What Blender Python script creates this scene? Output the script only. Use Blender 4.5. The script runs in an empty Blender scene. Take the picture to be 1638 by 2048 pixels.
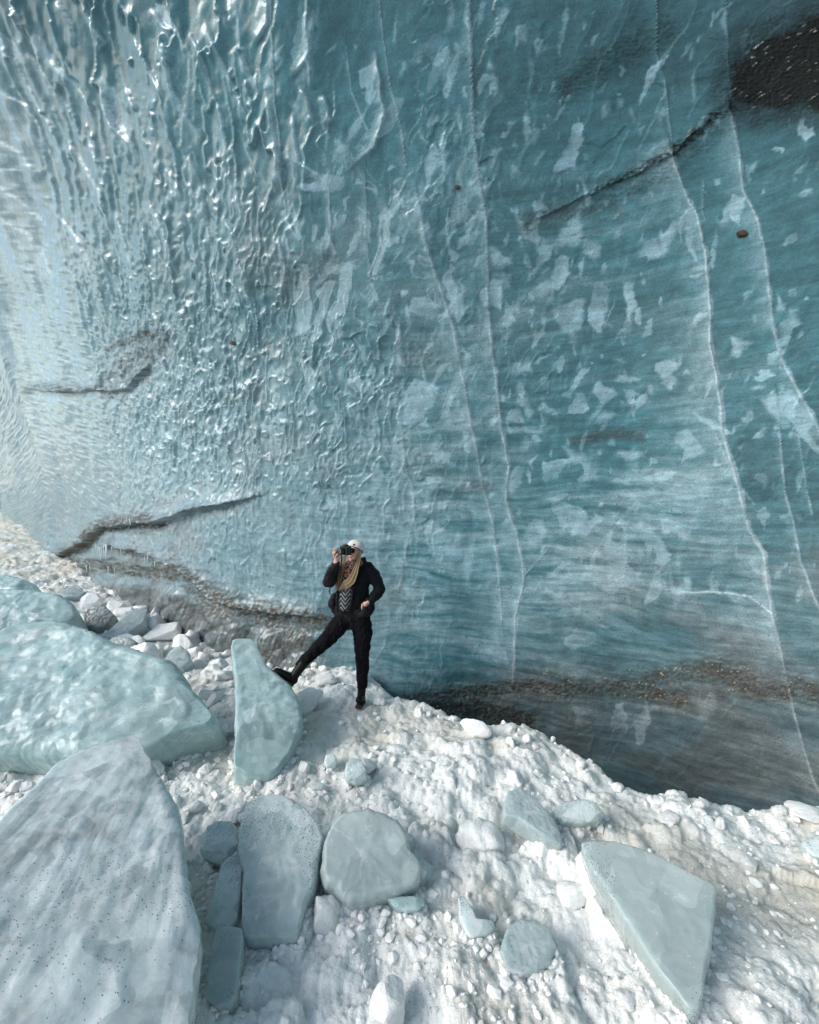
import bpy, bmesh, math, random
import numpy as np
from mathutils import Vector, Matrix

random.seed(11)
C = bpy.context.scene.collection
R_ = math.radians

# ------------------------------------------------------------------ camera, sky, sun, exposure
F = 860.0            # focal length in photo pixels (photo 1638 x 2048)
CX, CY, EYE = 819.0, 1024.0, 2.0
cam_d = bpy.data.cameras.new('view_camera')
cam = bpy.data.objects.new('view_camera', cam_d)
C.objects.link(cam)
cam.location = (0, 0, EYE)
cam.rotation_euler = (R_(90), 0, 0)
cam_d.sensor_fit = 'VERTICAL'
cam_d.sensor_height = 24.0
cam_d.lens = F / 2048 * 24.0
cam_d.clip_start = 0.05
cam_d.clip_end = 2000
bpy.context.scene.camera = cam

SUN_DIR = Vector((-0.82, -0.40, 0.52)).normalized()      # towards the light: open left mouth of the cave
world = bpy.data.worlds.new('World')
bpy.context.scene.world = world
world.use_nodes = True
wn = world.node_tree
bg = wn.nodes['Background']
sky = wn.nodes.new('ShaderNodeTexSky')
sky.sky_type = 'NISHITA'
sky.sun_disc = False
sky.sun_elevation = math.asin(SUN_DIR.z)
sky.sun_rotation = math.atan2(SUN_DIR.x, SUN_DIR.y)
sky.air_density = 1.0
sky.dust_density = 1.4
wn.links.new(sky.outputs[0], bg.inputs[0])
bg.inputs[1].default_value = 0.10

sl = bpy.data.lights.new('sun', 'SUN')
sl.energy = 1.5
sl.angle = R_(34)
sl.color = (1.0, 0.995, 0.985)
so = bpy.data.objects.new('sun', sl)
C.objects.link(so)
so.rotation_euler = SUN_DIR.to_track_quat('Z', 'Y').to_euler()
so.location = (-20, -10, 20)

sc = bpy.context.scene
sc.view_settings.view_transform = 'Standard'
sc.view_settings.look = 'None'
sc.view_settings.gamma = 1
sc.view_settings.use_curve_mapping = False
sc.view_settings.exposure = 0.88
sc.cycles.max_bounces = 8
sc.cycles.diffuse_bounces = 5
sc.cycles.glossy_bounces = 3

# ------------------------------------------------------------------ numpy noise
f32 = np.float32
def _h(ix, iy, s):
    n = (ix.astype(np.int64) * 374761393 + iy.astype(np.int64) * 668265263 + s * 974634777) & 0xffffffff
    n = ((n ^ (n >> 13)) * 1274126177) & 0xffffffff
    return (n ^ (n >> 16)) & 0xffffffff
def _r(ix, iy, s):
    return _h(ix, iy, s).astype(f32) / f32(4294967295.0)
def vn(x, y, s=0):
    """gradient noise, about -1..1"""
    ix = np.floor(x); iy = np.floor(y)
    fx = (x - ix).astype(f32); fy = (y - iy).astype(f32)
    ix = ix.astype(np.int64); iy = iy.astype(np.int64)
    ux = fx*fx*fx*(fx*(fx*6-15)+10); uy = fy*fy*fy*(fy*(fy*6-15)+10)
    def g(dx, dy):
        a = _r(ix+dx, iy+dy, s) * f32(2*math.pi)
        return np.cos(a)*(fx-dx) + np.sin(a)*(fy-dy)
    a = g(0, 0); b = g(1, 0); c = g(0, 1); d = g(1, 1)
    return (a + (b-a)*ux + ((c + (d-c)*ux) - (a + (b-a)*ux))*uy) * f32(1.5)
def fbm(x, y, o=4, s=0, g=0.5, l=2.03):
    t = 0; a = 1.0; n = 0
    for k in range(o):
        t = t + a*vn(x, y, s+k*17); n += a; a *= g; x = x*l + 3.7; y = y*l + 1.3
    return t / n
def voro(x, y, s=0, jit=0.85):
    """F1, F2, cell hash, offset to the nearest point"""
    ix = np.floor(x).astype(np.int64); iy = np.floor(y).astype(np.int64)
    f1 = np.full(x.shape, 9, f32); f2 = f1.copy(); ch = np.zeros(x.shape, f32)
    ox = np.zeros(x.shape, f32); oy = np.zeros(x.shape, f32)
    for dx in (-1, 0, 1):
        for dy in (-1, 0, 1):
            cx = ix+dx; cy = iy+dy
            vx = (cx + 0.5 + jit*(_r(cx, cy, s)-0.5) - x).astype(f32)
            vy = (cy + 0.5 + jit*(_r(cx, cy, s+7)-0.5) - y).astype(f32)
            d = np.sqrt(vx*vx + vy*vy)
            m = d < f1
            f2 = np.where(m, f1, np.minimum(f2, d))
            ch = np.where(m, _r(cx, cy, s+13), ch)
            ox = np.where(m, vx, ox); oy = np.where(m, vy, oy)
            f1 = np.where(m, d, f1)
    return f1, f2, ch, ox, oy
def ss(a, b, x):
    t = np.clip((x-a)/(b-a), 0, 1)
    return t*t*(3-2*t)
def field(px, py, pts, p=2.6, smooth=60.0):
    """smooth value through (px, py, value) control points"""
    w = 0; t = 0
    for (a, b, v) in pts:
        d = ((px-a)**2 + (py-b)**2 + smooth*smooth) ** (-p/2)
        w = w + d; t = t + d*v
    return t / w
def pline(px, py, pts, r, closed=False):
    """distance to a polyline within r; signed side (+ = left of travel), fraction along"""
    pts = np.array(pts, float)
    d = np.full(px.shape, 1e6, f32); sg = np.ones(px.shape, f32); tt = np.zeros(px.shape, f32)
    n = len(pts)-1
    for k in range(n):
        a = pts[k]; b = pts[k+1]
        lo = np.minimum(a, b)-r; hi = np.maximum(a, b)+r
        m = np.nonzero((px > lo[0]) & (px < hi[0]) & (py > lo[1]) & (py < hi[1]))
        if len(m[0]) == 0: continue
        x = px[m]-a[0]; y = py[m]-a[1]; e = b-a; L = e@e + 1e-9
        t = np.clip((x*e[0]+y*e[1])/L, 0, 1)
        dd = np.hypot(x-t*e[0], y-t*e[1])
        s = np.sign(x*e[1]-y*e[0])
        better = dd < d[m]
        mi = tuple(q[better] for q in m)
        d[mi] = dd[better]; sg[mi] = s[better]; tt[mi] = (k+t[better])/n
    return d, sg, tt

# ------------------------------------------------------------------ object helpers
def tag(o, label=None, cat=None, group=None, kind=None):
    if label: o['label'] = label
    if cat: o['category'] = cat
    if group: o['group'] = group
    if kind: o['kind'] = kind
    return o
def mesh_np(name, verts, faces, mat=None, smooth=True, parent=None):
    me = bpy.data.meshes.new(name)
    verts = np.asarray(verts, f32).reshape(-1, 3)
    faces = np.asarray(faces, np.int32)
    k = faces.shape[1]
    me.vertices.add(len(verts)); me.vertices.foreach_set('co', verts.ravel())
    me.loops.add(faces.size); me.loops.foreach_set('vertex_index', faces.ravel())
    me.polygons.add(len(faces))
    me.polygons.foreach_set('loop_start', np.arange(0, faces.size, k, dtype=np.int32))
    me.polygons.foreach_set('loop_total', np.full(len(faces), k, np.int32))
    me.update(calc_edges=True)
    me.polygons.foreach_set('use_smooth', np.full(len(faces), smooth))
    if mat: me.materials.append(mat)
    o = bpy.data.objects.new(name, me)
    C.objects.link(o)
    if parent: o.parent = parent
    return o
def grid_faces(nr, nc, flip=False, wrap=False):
    i = np.arange(nr*nc).reshape(nr, nc)
    if wrap: i = np.concatenate([i, i[:, :1]], 1)
    a = i[:-1, :-1].ravel(); b = i[:-1, 1:].ravel(); c = i[1:, 1:].ravel(); d = i[1:, :-1].ravel()
    return np.stack([a, d, c, b] if flip else [a, b, c, d], 1)
def vattr(me, name, data, typ='FLOAT_COLOR'):
    at = me.attributes.new(name, typ, 'POINT')
    if typ == 'FLOAT_COLOR':
        d = np.ones((len(me.vertices), 4), f32); d[:, :3] = data.reshape(-1, 3)
        at.data.foreach_set('color', d.ravel())
    elif typ == 'FLOAT_VECTOR':
        at.data.foreach_set('vector', np.asarray(data, f32).ravel())
    else:
        at.data.foreach_set('value', np.asarray(data, f32).ravel())
class NT:
    """small node-tree helper"""
    def __init__(s, name):
        s.m = bpy.data.materials.new(name); s.m.use_nodes = True
        s.t = s.m.node_tree; s.b = s.t.nodes['Principled BSDF']
    def n(s, typ, ins=None, **kw):
        nd = s.t.nodes.new('ShaderNode'+typ)
        for k, v in kw.items(): setattr(nd, k, v)
        for k, v in (ins or {}).items(): s.set(nd.inputs[k], v)
        return nd
    def set(s, sock, v):
        if isinstance(v, bpy.types.NodeSocket): s.t.links.new(v, sock)
        else: sock.default_value = v
    def p(s, **kw):
        names = dict(col='Base Color', rough='Roughness', nrm='Normal', sss='Subsurface Weight', rad='Subsurface Radius',
                     ssc='Subsurface Scale', coat='Coat Weight', crough='Coat Roughness', spec='Specular IOR Level', ior='IOR',
                     metal='Metallic', trans='Transmission Weight', sheen='Sheen Weight', cior='Coat IOR', cnrm='Coat Normal')
        for k, v in kw.items(): s.set(s.b.inputs[names[k]], v)
    def attr(s, name): return s.n('Attribute', attribute_name=name)
    def noise(s, vec, scale, detail=4, rough=0.55, dist=0.0):
        return s.n('TexNoise', {'Vector': vec, 'Scale': scale, 'Detail': detail, 'Roughness': rough, 'Distortion': dist}).outputs['Fac']
    def ramp(s, fac, stops, interp='LINEAR'):
        r = s.n('ValToRGB', {'Fac': fac}); r.color_ramp.interpolation = interp
        while len(r.color_ramp.elements) < len(stops): r.color_ramp.elements.new(0.5)
        for e, (p, c) in zip(r.color_ramp.elements, stops):
            e.position = p; e.color = (c, c, c, 1) if isinstance(c, (int, float)) else (*c, 1)
        return r.outputs['Color']
    def mix(s, f, a, b, mode='MIX'):
        m = s.n('Mix', data_type='RGBA', blend_type=mode)
        s.set(m.inputs[0], f); 
        for i, v in ((6, a), (7, b)): s.set(m.inputs[i], (*v, 1) if isinstance(v, tuple) and len(v) == 3 else v)
        return m.outputs[2]
    def math(s, op, a, b=0.0, c=None):
        m = s.n('Math', operation=op); s.set(m.inputs[0], a); s.set(m.inputs[1], b)
        if c is not None: s.set(m.inputs[2], c)
        return m.outputs[0]
    def mapping(s, vec, scale=(1, 1, 1), rot=(0, 0, 0)):
        return s.n('Mapping', {'Vector': vec, 'Scale': scale, 'Rotation': rot}).outputs[0]
    def bump(s, h, dist, strength=1.0, nrm=None):
        d = {'Height': h, 'Distance': dist, 'Strength': strength}
        if nrm is not None: d['Normal'] = nrm
        return s.n('Bump', d).outputs[0]
def at_px(px, py, depth):
    return np.array([(px-CX)/F*depth, depth, EYE+(CY-py)/F*depth])
# ------------------------------------------------------------------ ice wall of the cave (base curve swept up and over)
def cr(P, n=400):
    """smooth curve through P (Catmull-Rom, centripetal-like), returned dense"""
    P = np.array(P, float); out = []
    Q = np.vstack([2*P[0]-P[1], P, 2*P[-1]-P[-2]])
    for k in range(1, len(Q)-2):
        t = np.linspace(0, 1, n, endpoint=False)[:, None]
        p0, p1, p2, p3 = Q[k-1], Q[k], Q[k+1], Q[k+2]
        out.append(0.5*((2*p1)+(-p0+p2)*t+(2*p0-5*p1+4*p2-p3)*t*t+(-p0+3*p1-3*p2+p3)*t**3))
    out.append(P[-1:])
    return np.vstack(out)
base_px = [(-170, 27), (-60, 21.5), (0, 17.6), (60, 14.8), (130, 12.3), (250, 9), (400, 6.9), (560, 6.0), (720, 5.6), (850, 5.4), (1030, 5.15),
           (1250, 4.7), (1450, 4.2), (1638, 3.75), (1800, 3.3)]
BP = [(-60, 46), (-42, 35)] + [((p-CX)/F*y, y) for p, y in base_px] + [(4.2, 2.4), (4.75, 1.0), (4.9, -1.5), (4.6, -4.5)]
curve = cr(BP, 60)
seg = np.r_[0, np.cumsum(np.hypot(*np.diff(curve, axis=0).T))]
bpx = np.where(curve[:, 1] > 0.3, CX+F*curve[:, 0]/np.maximum(curve[:, 1], .3), 1e5)
i0 = np.argmin(np.abs(bpx+40)); i1 = np.argmin(np.abs(bpx-1690))
pxs = np.concatenate([np.linspace(-40, 240, 90, endpoint=False), np.linspace(240, 700, 370, endpoint=False), np.linspace(700, 1330, 330, endpoint=False), np.linspace(1330, 1690, 150)])
U_dense = np.interp(pxs, bpx[i0:i1+1], seg[i0:i1+1])
U = np.concatenate([np.linspace(0, seg[i0], 16, endpoint=False)[:], U_dense[U_dense > seg[i0]+.01], np.linspace(seg[i1]+.1, seg[-1], 40)])
SX = np.interp(U, seg, curve[:, 0]); SY = np.interp(U, seg, curve[:, 1])
NCOL = len(U)
RR = 9.0
DD = np.array([0.3, -1.0]); DD /= np.linalg.norm(DD)
def prof(t):
    th = np.clip(t/RR, 0, math.pi/2)
    o = RR*(1-np.cos(th)); z = RR*np.sin(th)
    ex = np.maximum(t/RR-math.pi/2, 0)*RR
    return o+ex, np.where(t < 0, t, z)
def undercut(t, U_px):
    return -0.42*ss(0.15, -1.2, t)*ss(760, 1000, U_px) - 0.9*ss(0.9, 3.0, -t)*0
Upx = np.interp(U, seg, np.where(bpx > 5000, 5000, bpx)); Upx[U > seg[i1]] = 1700; Upx[U < seg[i0]] = -60
tf = np.concatenate([np.linspace(-1.9, 0, 200, endpoint=False), np.linspace(0, 13.2, 3000)])
TOPT = 13.4
NROW_D = 800
pyl = np.linspace(0, 1, NROW_D)
T = np.zeros((NROW_D+45, NCOL), f32)
for j in range(NCOL):
    jj = min(max(j, 16), 16+len(U_dense)-3)
    o, z = prof(tf)
    o = o + undercut(tf, Upx[jj])
    y = SY[jj] + o*DD[1]
    ok = y > 0.35
    py = CY - F*(z[ok]-EYE)/y[ok]
    py = np.minimum.accumulate(py + np.arange(len(py))*-1e-6)
    target = py[0] + (max(-70, py[-1]) - py[0])*pyl
    T[:NROW_D, j] = np.interp(-target, -py, tf[ok])
    top_j = np.interp(Upx[jj], [-60, 130, 300, 600, 1000], [7.2, 8.2, 10.0, 11.6, TOPT])     # unseen roof end, shaped to let light onto the left wall and block the right
    T[:NROW_D, j] = np.minimum(T[:NROW_D, j], top_j-.05-np.linspace(.02, 0, NROW_D))
    T[NROW_D:, j] = np.linspace(T[NROW_D-1, j], top_j, 46)[1:]
NR = T.shape[0]
Ug = np.broadcast_to(U[None, :], T.shape).astype(f32)
def wall_pt(T, SXg, SYg, Upg):
    o, z = prof(T); o = o + undercut(T, Upg)
    # gentle large swells
    return np.stack([SXg+o*DD[0], SYg+o*DD[1], z], -1)
SXg = np.broadcast_to(SX[None], T.shape); SYg = np.broadcast_to(SY[None], T.shape); Upg = np.broadcast_to(Upx[None], T.shape)
P = wall_pt(T, SXg, SYg, Upg)
def normals(P):
    du = np.gradient(P, axis=1); dv = np.gradient(P, axis=0)
    n = np.cross(dv, du); n /= np.linalg.norm(n, axis=-1, keepdims=True)+1e-12
    return n
N0 = normals(P)
mid = (len(pyl)//2, NCOL//2)
if N0[mid][1] > 0: N0 = -N0
yy = np.maximum(P[..., 1], 0.35)
PX = (CX+F*P[..., 0]/yy).astype(f32); PY = (CY-F*(P[..., 2]-EYE)/yy).astype(f32)
front = (P[..., 1] > 0.3)
PX = np.where(front, PX, 3000); PY = np.where(front, PY, -3000)
u = Ug; t = T.astype(f32)
# warped photo coordinates for traced marks
wx = fbm(PX/38, PY/38, 3, 5)*7 + fbm(PX/9, PY/9, 2, 9)*1.6; wy = fbm(PX/38, PY/38, 3, 25)*7 + fbm(PX/9, PY/9, 2, 29)*1.6
QX = PX+wx; QY = PY+wy

# ---- scallops: concave dishes with sharp crests, large overhead, small lower down
warp1 = fbm(u*1.3, t*1.1, 4, 40, .6)*0.62; warp2 = fbm(u*1.3, t*1.1, 4, 41, .6)*0.62
def scal(su, st, s):
    skew = t*0.12
    f1, f2, ch, ox, oy = voro((u+warp1+skew)/su + 0.35*fbm(u/su*1.4, t/st*1.2, 2, s+3), (t+warp2)/st+0.35*fbm(u/su*1.4, t/st*1.2, 2, s+4), s, 0.95)
    e = np.clip(f2-f1, 0, 1)
    crest = np.exp(-e*9)                      # 1 on the crests
    dish = np.minimum(f1, .8)**2
    slope = ox                                # leaning dish
    return dish, crest, slope, ch, e
dS, cS, sS, hS, eS = scal(0.155, 0.33, 100)
dM, cM, sM, hM, eM = scal(0.36, 0.98, 140)
dL, cL, sL, hL, eL = scal(0.52, 1.75, 160)
topw = ss(420, 120, PY+.25*np.abs(PX-250))
dM = dM*(1-topw)+dL*topw*1.15; cM = cM*(1-topw)+cL*topw; sM = sM*(1-topw)+sL*topw; eM = eM*(1-topw)+eL*topw
big = field(PX, PY, [(0, 0, 1), (400, 0, 1), (800, 0, 1), (100, 300, 1), (500, 300, 1), (0, 500, .75), (300, 500, .5), (600, 500, .3), (800, 400, .6), (0, 700, .3), (300, 700, .1),
                     (600, 700, 0), (800, 700, .1), (300, 900, 0), (600, 900, 0), (1300, 100, 1), (1300, 800, .3), (0, 1000, 0), (900, 1100, .2)], 3, 50)
amp = field(PX, PY, [(0, 0, 1), (300, 100, .9), (550, 100, .6), (750, 100, .45), (0, 500, .7), (300, 500, 1.1), (550, 500, .95), (750, 500, .6), (900, 400, .3), (900, 700, .42), (-20, 700, .6), (100, 850, 1.0), (400, 850, 1.4), (200, 800, 1.3),
                     (700, 850, .6), (900, 950, .22), (1000, 600, .16), (1100, 200, .06), (1200, 600, .05), (1200, 1000, .05), (1500, 500, .04), (1500, 1200, .04), (500, 1050, .5), (200, 1000, .8), (750, 1200, .2),
                     (1000, 1300, .05), (300, 1250, .25), (1500, 60, .15)], 3, 50)
amp = amp*(1-ss(480, 700, PX)*(1-ss(-.35, .3, fbm(u*.9, t*.55, 3, 45))))
dish = dS*0.040*(1-big) + dM*0.085*big
crest = cS*(1-big)+cM*big
side = sS*(1-big)+sM*big
hh = amp*(dish*1.0 + side*0.030*(1+big) + crest*0.006) 
# undulation of the smooth ice (gives the wandering reflections)
und = fbm(u*1.6+3, t*0.9, 4, 60, 0.45)*0.020 + fbm(u*0.5, t*0.35, 2, 61)*0.10
rip = fbm(u*5.0, t*2.2+9, 3, 62)*0.0035
hh = hh + und + rip*ss(1.0, 0.0, amp)
# vertical curtain folds
hh = hh + 0.02*vn(u*2.2+0.9*vn(u*0.9, t*.8, 71), t*0.5, 70)*ss(1250, 500, PX)

# ---- colours
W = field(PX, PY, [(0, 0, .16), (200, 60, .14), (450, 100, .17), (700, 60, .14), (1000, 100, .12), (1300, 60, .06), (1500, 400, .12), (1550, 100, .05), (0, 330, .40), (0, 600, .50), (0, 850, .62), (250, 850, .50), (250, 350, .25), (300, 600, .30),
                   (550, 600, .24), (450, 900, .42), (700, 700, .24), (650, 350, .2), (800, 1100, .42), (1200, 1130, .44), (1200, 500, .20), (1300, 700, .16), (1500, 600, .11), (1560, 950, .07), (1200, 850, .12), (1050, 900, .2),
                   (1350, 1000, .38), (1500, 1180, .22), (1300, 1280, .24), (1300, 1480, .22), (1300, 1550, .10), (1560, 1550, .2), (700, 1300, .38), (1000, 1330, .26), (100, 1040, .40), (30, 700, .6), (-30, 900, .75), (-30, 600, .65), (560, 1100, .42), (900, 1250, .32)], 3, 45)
W = 0.25+(W-0.25)*0.75  # ice whiteness, with part of the left-to-right light gradient painted in
GREY = field(PX, PY, [(0, 0, .25), (400, 50, .05), (800, 200, 0), (1200, 300, .08), (1550, 300, .15), (600, 550, .45), (500, 650, .35), (800, 720, .35), (300, 900, .2), (1200, 900, .1), (1200, 1200, .55), (1300, 1050, .3), (1500, 1150, .6), (1300, 1300, .8),
                      (1560, 1300, .8), (1300, 1450, 1.7), (1500, 1580, 1.5), (1250, 1560, 1.4), (1150, 1440, 1.6), (1550, 1450, 1.7), (1400, 1500, 1.6), (850, 1350, .25), (900, 1150, .05), (300, 1250, 1.0), (450, 1240, 1.0), (580, 1300, .9), (500, 1100, .3), (380, 1120, .7), (300, 1085, .9), (240, 1115, .9), (200, 1080, .5), (100, 700, .05),
                      (700, 1250, .45), (1630, 700, .2)], 3, 45)
stre = fbm(u*1.3 + 0.25*t, t*14 + fbm(u*0.8, t*1.5, 2, 80)*2.2, 5, 81, 0.62)       # foliation
stre2 = fbm(u*0.5+4, t*4.5 + fbm(u*0.5, t*1.0, 2, 82)*1.6, 4, 83, 0.6)
mot = fbm(u*3.5, t*3.0, 5, 84, 0.6)
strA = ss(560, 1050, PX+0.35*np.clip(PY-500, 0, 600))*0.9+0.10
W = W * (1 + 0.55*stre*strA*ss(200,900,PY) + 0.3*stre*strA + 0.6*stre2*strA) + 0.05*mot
thin = np.exp(-(eM*big+eS*(1-big))*20)
W = W + .30*np.clip(amp, 0, 1)*thin + 0.20*amp*np.clip(dish/0.03, 0, 1.5)*ss(.2, .5, W)*0
# translucent bright lips beside the crests
lip = np.exp(-np.abs(eM-0.10)*22)*ss(-0.1, 0.25, sM)*big + np.exp(-np.abs(eS-0.12)*16)*ss(-0.1, 0.25, sS)*(1-big)

gr2 = ss(.15, .75, fbm(u*0.9, t*1.6, 4, 86)+0.25)
# painted specular hooks, arcs and patches: thin contours of a warped noise in the middle of the wall
hmask = np.exp(-((PX-720)/230)**2 - ((PY-640)/330)**2)*0.9 + 0.35*np.exp(-((PX-860)/160)**2-((PY-300)/300)**2)
nA = fbm(u*4.2+0.9*fbm(u*2, t*2, 2, 91), t*2.1+0.9*fbm(u*2, t*2, 2, 92), 3, 90, 0.4)
arc = (np.exp(-np.abs(nA-0.16)/0.016) + 0.8*np.exp(-np.abs(nA+0.2)/0.014))*ss(-.15, .35, fbm(u*3, t*2.2, 2, 93))
W = W + 0.5*hmask*arc
hh = hh + hmask*arc*0.006
patch = ss(0.30, 0.34, nA)*hmask
W = W + 0.30*patch

# ---- traced sky reflections, painted as pale patches: cx, cy, w, h, tilt, strength
REFL = [(899,40,14,55,0,.5),(935,35,10,45,0,.5),(960,28,18,64,20,.5),(1002,38,24,66,22,.5),(1127,55,11,74,10,.45),(877,118,24,46,52,.6),(905,150,17,62,15,.5),(967,168,14,38,25,.5),(1060,162,7,40,5,.4),(1207,222,16,30,15,.5),
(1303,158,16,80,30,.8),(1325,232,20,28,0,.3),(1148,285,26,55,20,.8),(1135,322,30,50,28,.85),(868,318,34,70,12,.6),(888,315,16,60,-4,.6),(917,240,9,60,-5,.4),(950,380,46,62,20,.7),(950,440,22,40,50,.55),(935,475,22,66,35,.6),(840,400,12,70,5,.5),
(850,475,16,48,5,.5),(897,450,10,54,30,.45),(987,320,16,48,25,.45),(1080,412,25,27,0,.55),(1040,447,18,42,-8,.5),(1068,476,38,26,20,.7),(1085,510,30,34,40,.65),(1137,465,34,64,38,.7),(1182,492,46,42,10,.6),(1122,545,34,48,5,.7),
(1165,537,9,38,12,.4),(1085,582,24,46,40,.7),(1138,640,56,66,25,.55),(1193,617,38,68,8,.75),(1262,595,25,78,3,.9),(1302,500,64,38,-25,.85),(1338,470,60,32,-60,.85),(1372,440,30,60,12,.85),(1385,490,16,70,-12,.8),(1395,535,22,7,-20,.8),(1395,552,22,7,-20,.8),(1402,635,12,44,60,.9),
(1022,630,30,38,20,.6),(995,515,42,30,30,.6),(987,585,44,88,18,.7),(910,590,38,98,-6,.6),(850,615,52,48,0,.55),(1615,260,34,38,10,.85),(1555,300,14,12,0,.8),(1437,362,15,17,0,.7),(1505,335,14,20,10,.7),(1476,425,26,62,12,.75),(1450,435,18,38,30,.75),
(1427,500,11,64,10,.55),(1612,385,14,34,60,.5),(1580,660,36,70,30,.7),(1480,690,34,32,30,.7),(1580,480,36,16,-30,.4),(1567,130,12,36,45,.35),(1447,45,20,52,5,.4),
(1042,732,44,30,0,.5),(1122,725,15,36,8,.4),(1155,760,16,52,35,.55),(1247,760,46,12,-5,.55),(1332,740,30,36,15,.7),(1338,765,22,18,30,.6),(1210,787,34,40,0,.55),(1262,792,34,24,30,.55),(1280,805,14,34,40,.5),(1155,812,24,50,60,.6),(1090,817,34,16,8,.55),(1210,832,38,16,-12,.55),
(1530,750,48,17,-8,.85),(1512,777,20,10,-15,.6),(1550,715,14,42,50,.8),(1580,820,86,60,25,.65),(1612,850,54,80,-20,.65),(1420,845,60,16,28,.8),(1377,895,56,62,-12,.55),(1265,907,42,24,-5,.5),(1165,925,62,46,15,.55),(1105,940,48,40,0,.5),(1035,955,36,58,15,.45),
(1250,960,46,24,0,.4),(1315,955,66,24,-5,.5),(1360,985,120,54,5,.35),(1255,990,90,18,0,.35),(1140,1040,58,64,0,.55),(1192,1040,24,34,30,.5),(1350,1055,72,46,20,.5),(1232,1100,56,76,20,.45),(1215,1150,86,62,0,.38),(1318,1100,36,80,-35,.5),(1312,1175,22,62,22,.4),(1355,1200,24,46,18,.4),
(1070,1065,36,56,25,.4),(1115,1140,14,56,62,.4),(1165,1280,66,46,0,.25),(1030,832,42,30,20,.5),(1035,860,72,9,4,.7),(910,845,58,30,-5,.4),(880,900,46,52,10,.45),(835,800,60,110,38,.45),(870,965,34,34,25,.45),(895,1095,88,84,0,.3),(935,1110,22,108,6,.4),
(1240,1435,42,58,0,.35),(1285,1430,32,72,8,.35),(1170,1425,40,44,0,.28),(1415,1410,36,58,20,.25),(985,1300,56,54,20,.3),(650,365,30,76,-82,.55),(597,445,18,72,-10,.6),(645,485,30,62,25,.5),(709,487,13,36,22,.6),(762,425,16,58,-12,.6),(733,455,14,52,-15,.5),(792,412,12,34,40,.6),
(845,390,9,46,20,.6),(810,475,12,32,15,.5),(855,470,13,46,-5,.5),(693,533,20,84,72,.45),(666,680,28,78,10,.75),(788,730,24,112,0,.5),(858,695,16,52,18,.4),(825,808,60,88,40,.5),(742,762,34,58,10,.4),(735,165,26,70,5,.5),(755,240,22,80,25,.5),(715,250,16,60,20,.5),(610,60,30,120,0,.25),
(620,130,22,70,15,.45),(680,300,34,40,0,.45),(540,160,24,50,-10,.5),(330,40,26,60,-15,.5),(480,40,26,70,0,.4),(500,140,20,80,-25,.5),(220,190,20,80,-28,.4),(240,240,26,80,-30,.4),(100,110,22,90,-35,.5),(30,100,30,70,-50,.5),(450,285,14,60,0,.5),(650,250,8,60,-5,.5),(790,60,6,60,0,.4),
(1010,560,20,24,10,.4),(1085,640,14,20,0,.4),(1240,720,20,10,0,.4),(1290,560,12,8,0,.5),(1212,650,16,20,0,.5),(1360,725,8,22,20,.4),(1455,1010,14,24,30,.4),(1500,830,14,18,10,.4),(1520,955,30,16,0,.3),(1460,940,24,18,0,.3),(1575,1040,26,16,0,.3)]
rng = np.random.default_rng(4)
flk = np.zeros(PX.shape, f32); sky_refl_e = np.zeros(PX.shape, f32)
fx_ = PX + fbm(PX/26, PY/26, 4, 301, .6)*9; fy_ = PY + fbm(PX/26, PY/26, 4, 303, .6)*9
# many more small painted reflections
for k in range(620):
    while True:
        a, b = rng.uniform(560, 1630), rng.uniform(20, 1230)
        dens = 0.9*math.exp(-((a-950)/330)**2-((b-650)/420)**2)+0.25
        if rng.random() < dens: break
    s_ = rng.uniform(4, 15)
    REFL.append((a, b, s_*rng.uniform(.4, 1.2), s_*rng.uniform(1.0, 3.6), rng.normal(18, 22), rng.uniform(.25, .6)))
for (cx, cy, w, h, ang, st) in REFL:
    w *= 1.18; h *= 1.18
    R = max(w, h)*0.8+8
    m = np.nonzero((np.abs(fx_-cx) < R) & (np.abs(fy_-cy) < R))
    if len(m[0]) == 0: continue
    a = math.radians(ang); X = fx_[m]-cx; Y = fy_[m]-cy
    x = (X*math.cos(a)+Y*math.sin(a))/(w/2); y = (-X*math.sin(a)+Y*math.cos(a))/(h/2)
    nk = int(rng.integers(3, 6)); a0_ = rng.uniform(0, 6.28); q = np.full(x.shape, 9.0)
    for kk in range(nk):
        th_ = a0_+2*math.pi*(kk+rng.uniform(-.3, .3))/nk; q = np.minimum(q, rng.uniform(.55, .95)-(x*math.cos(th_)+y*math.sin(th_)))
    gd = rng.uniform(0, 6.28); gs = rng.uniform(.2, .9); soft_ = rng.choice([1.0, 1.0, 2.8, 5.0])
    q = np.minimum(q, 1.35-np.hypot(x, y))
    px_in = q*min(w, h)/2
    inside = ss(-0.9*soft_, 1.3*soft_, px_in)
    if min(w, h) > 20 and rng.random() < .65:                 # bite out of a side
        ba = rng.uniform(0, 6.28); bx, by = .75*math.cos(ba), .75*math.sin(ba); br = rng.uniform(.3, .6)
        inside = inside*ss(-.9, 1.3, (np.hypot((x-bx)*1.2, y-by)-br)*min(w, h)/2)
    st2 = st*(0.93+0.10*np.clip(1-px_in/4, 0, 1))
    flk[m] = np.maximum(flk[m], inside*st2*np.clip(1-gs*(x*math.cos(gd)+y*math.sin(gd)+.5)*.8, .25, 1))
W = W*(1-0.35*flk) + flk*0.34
hh = hh + flk*0.004

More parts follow.
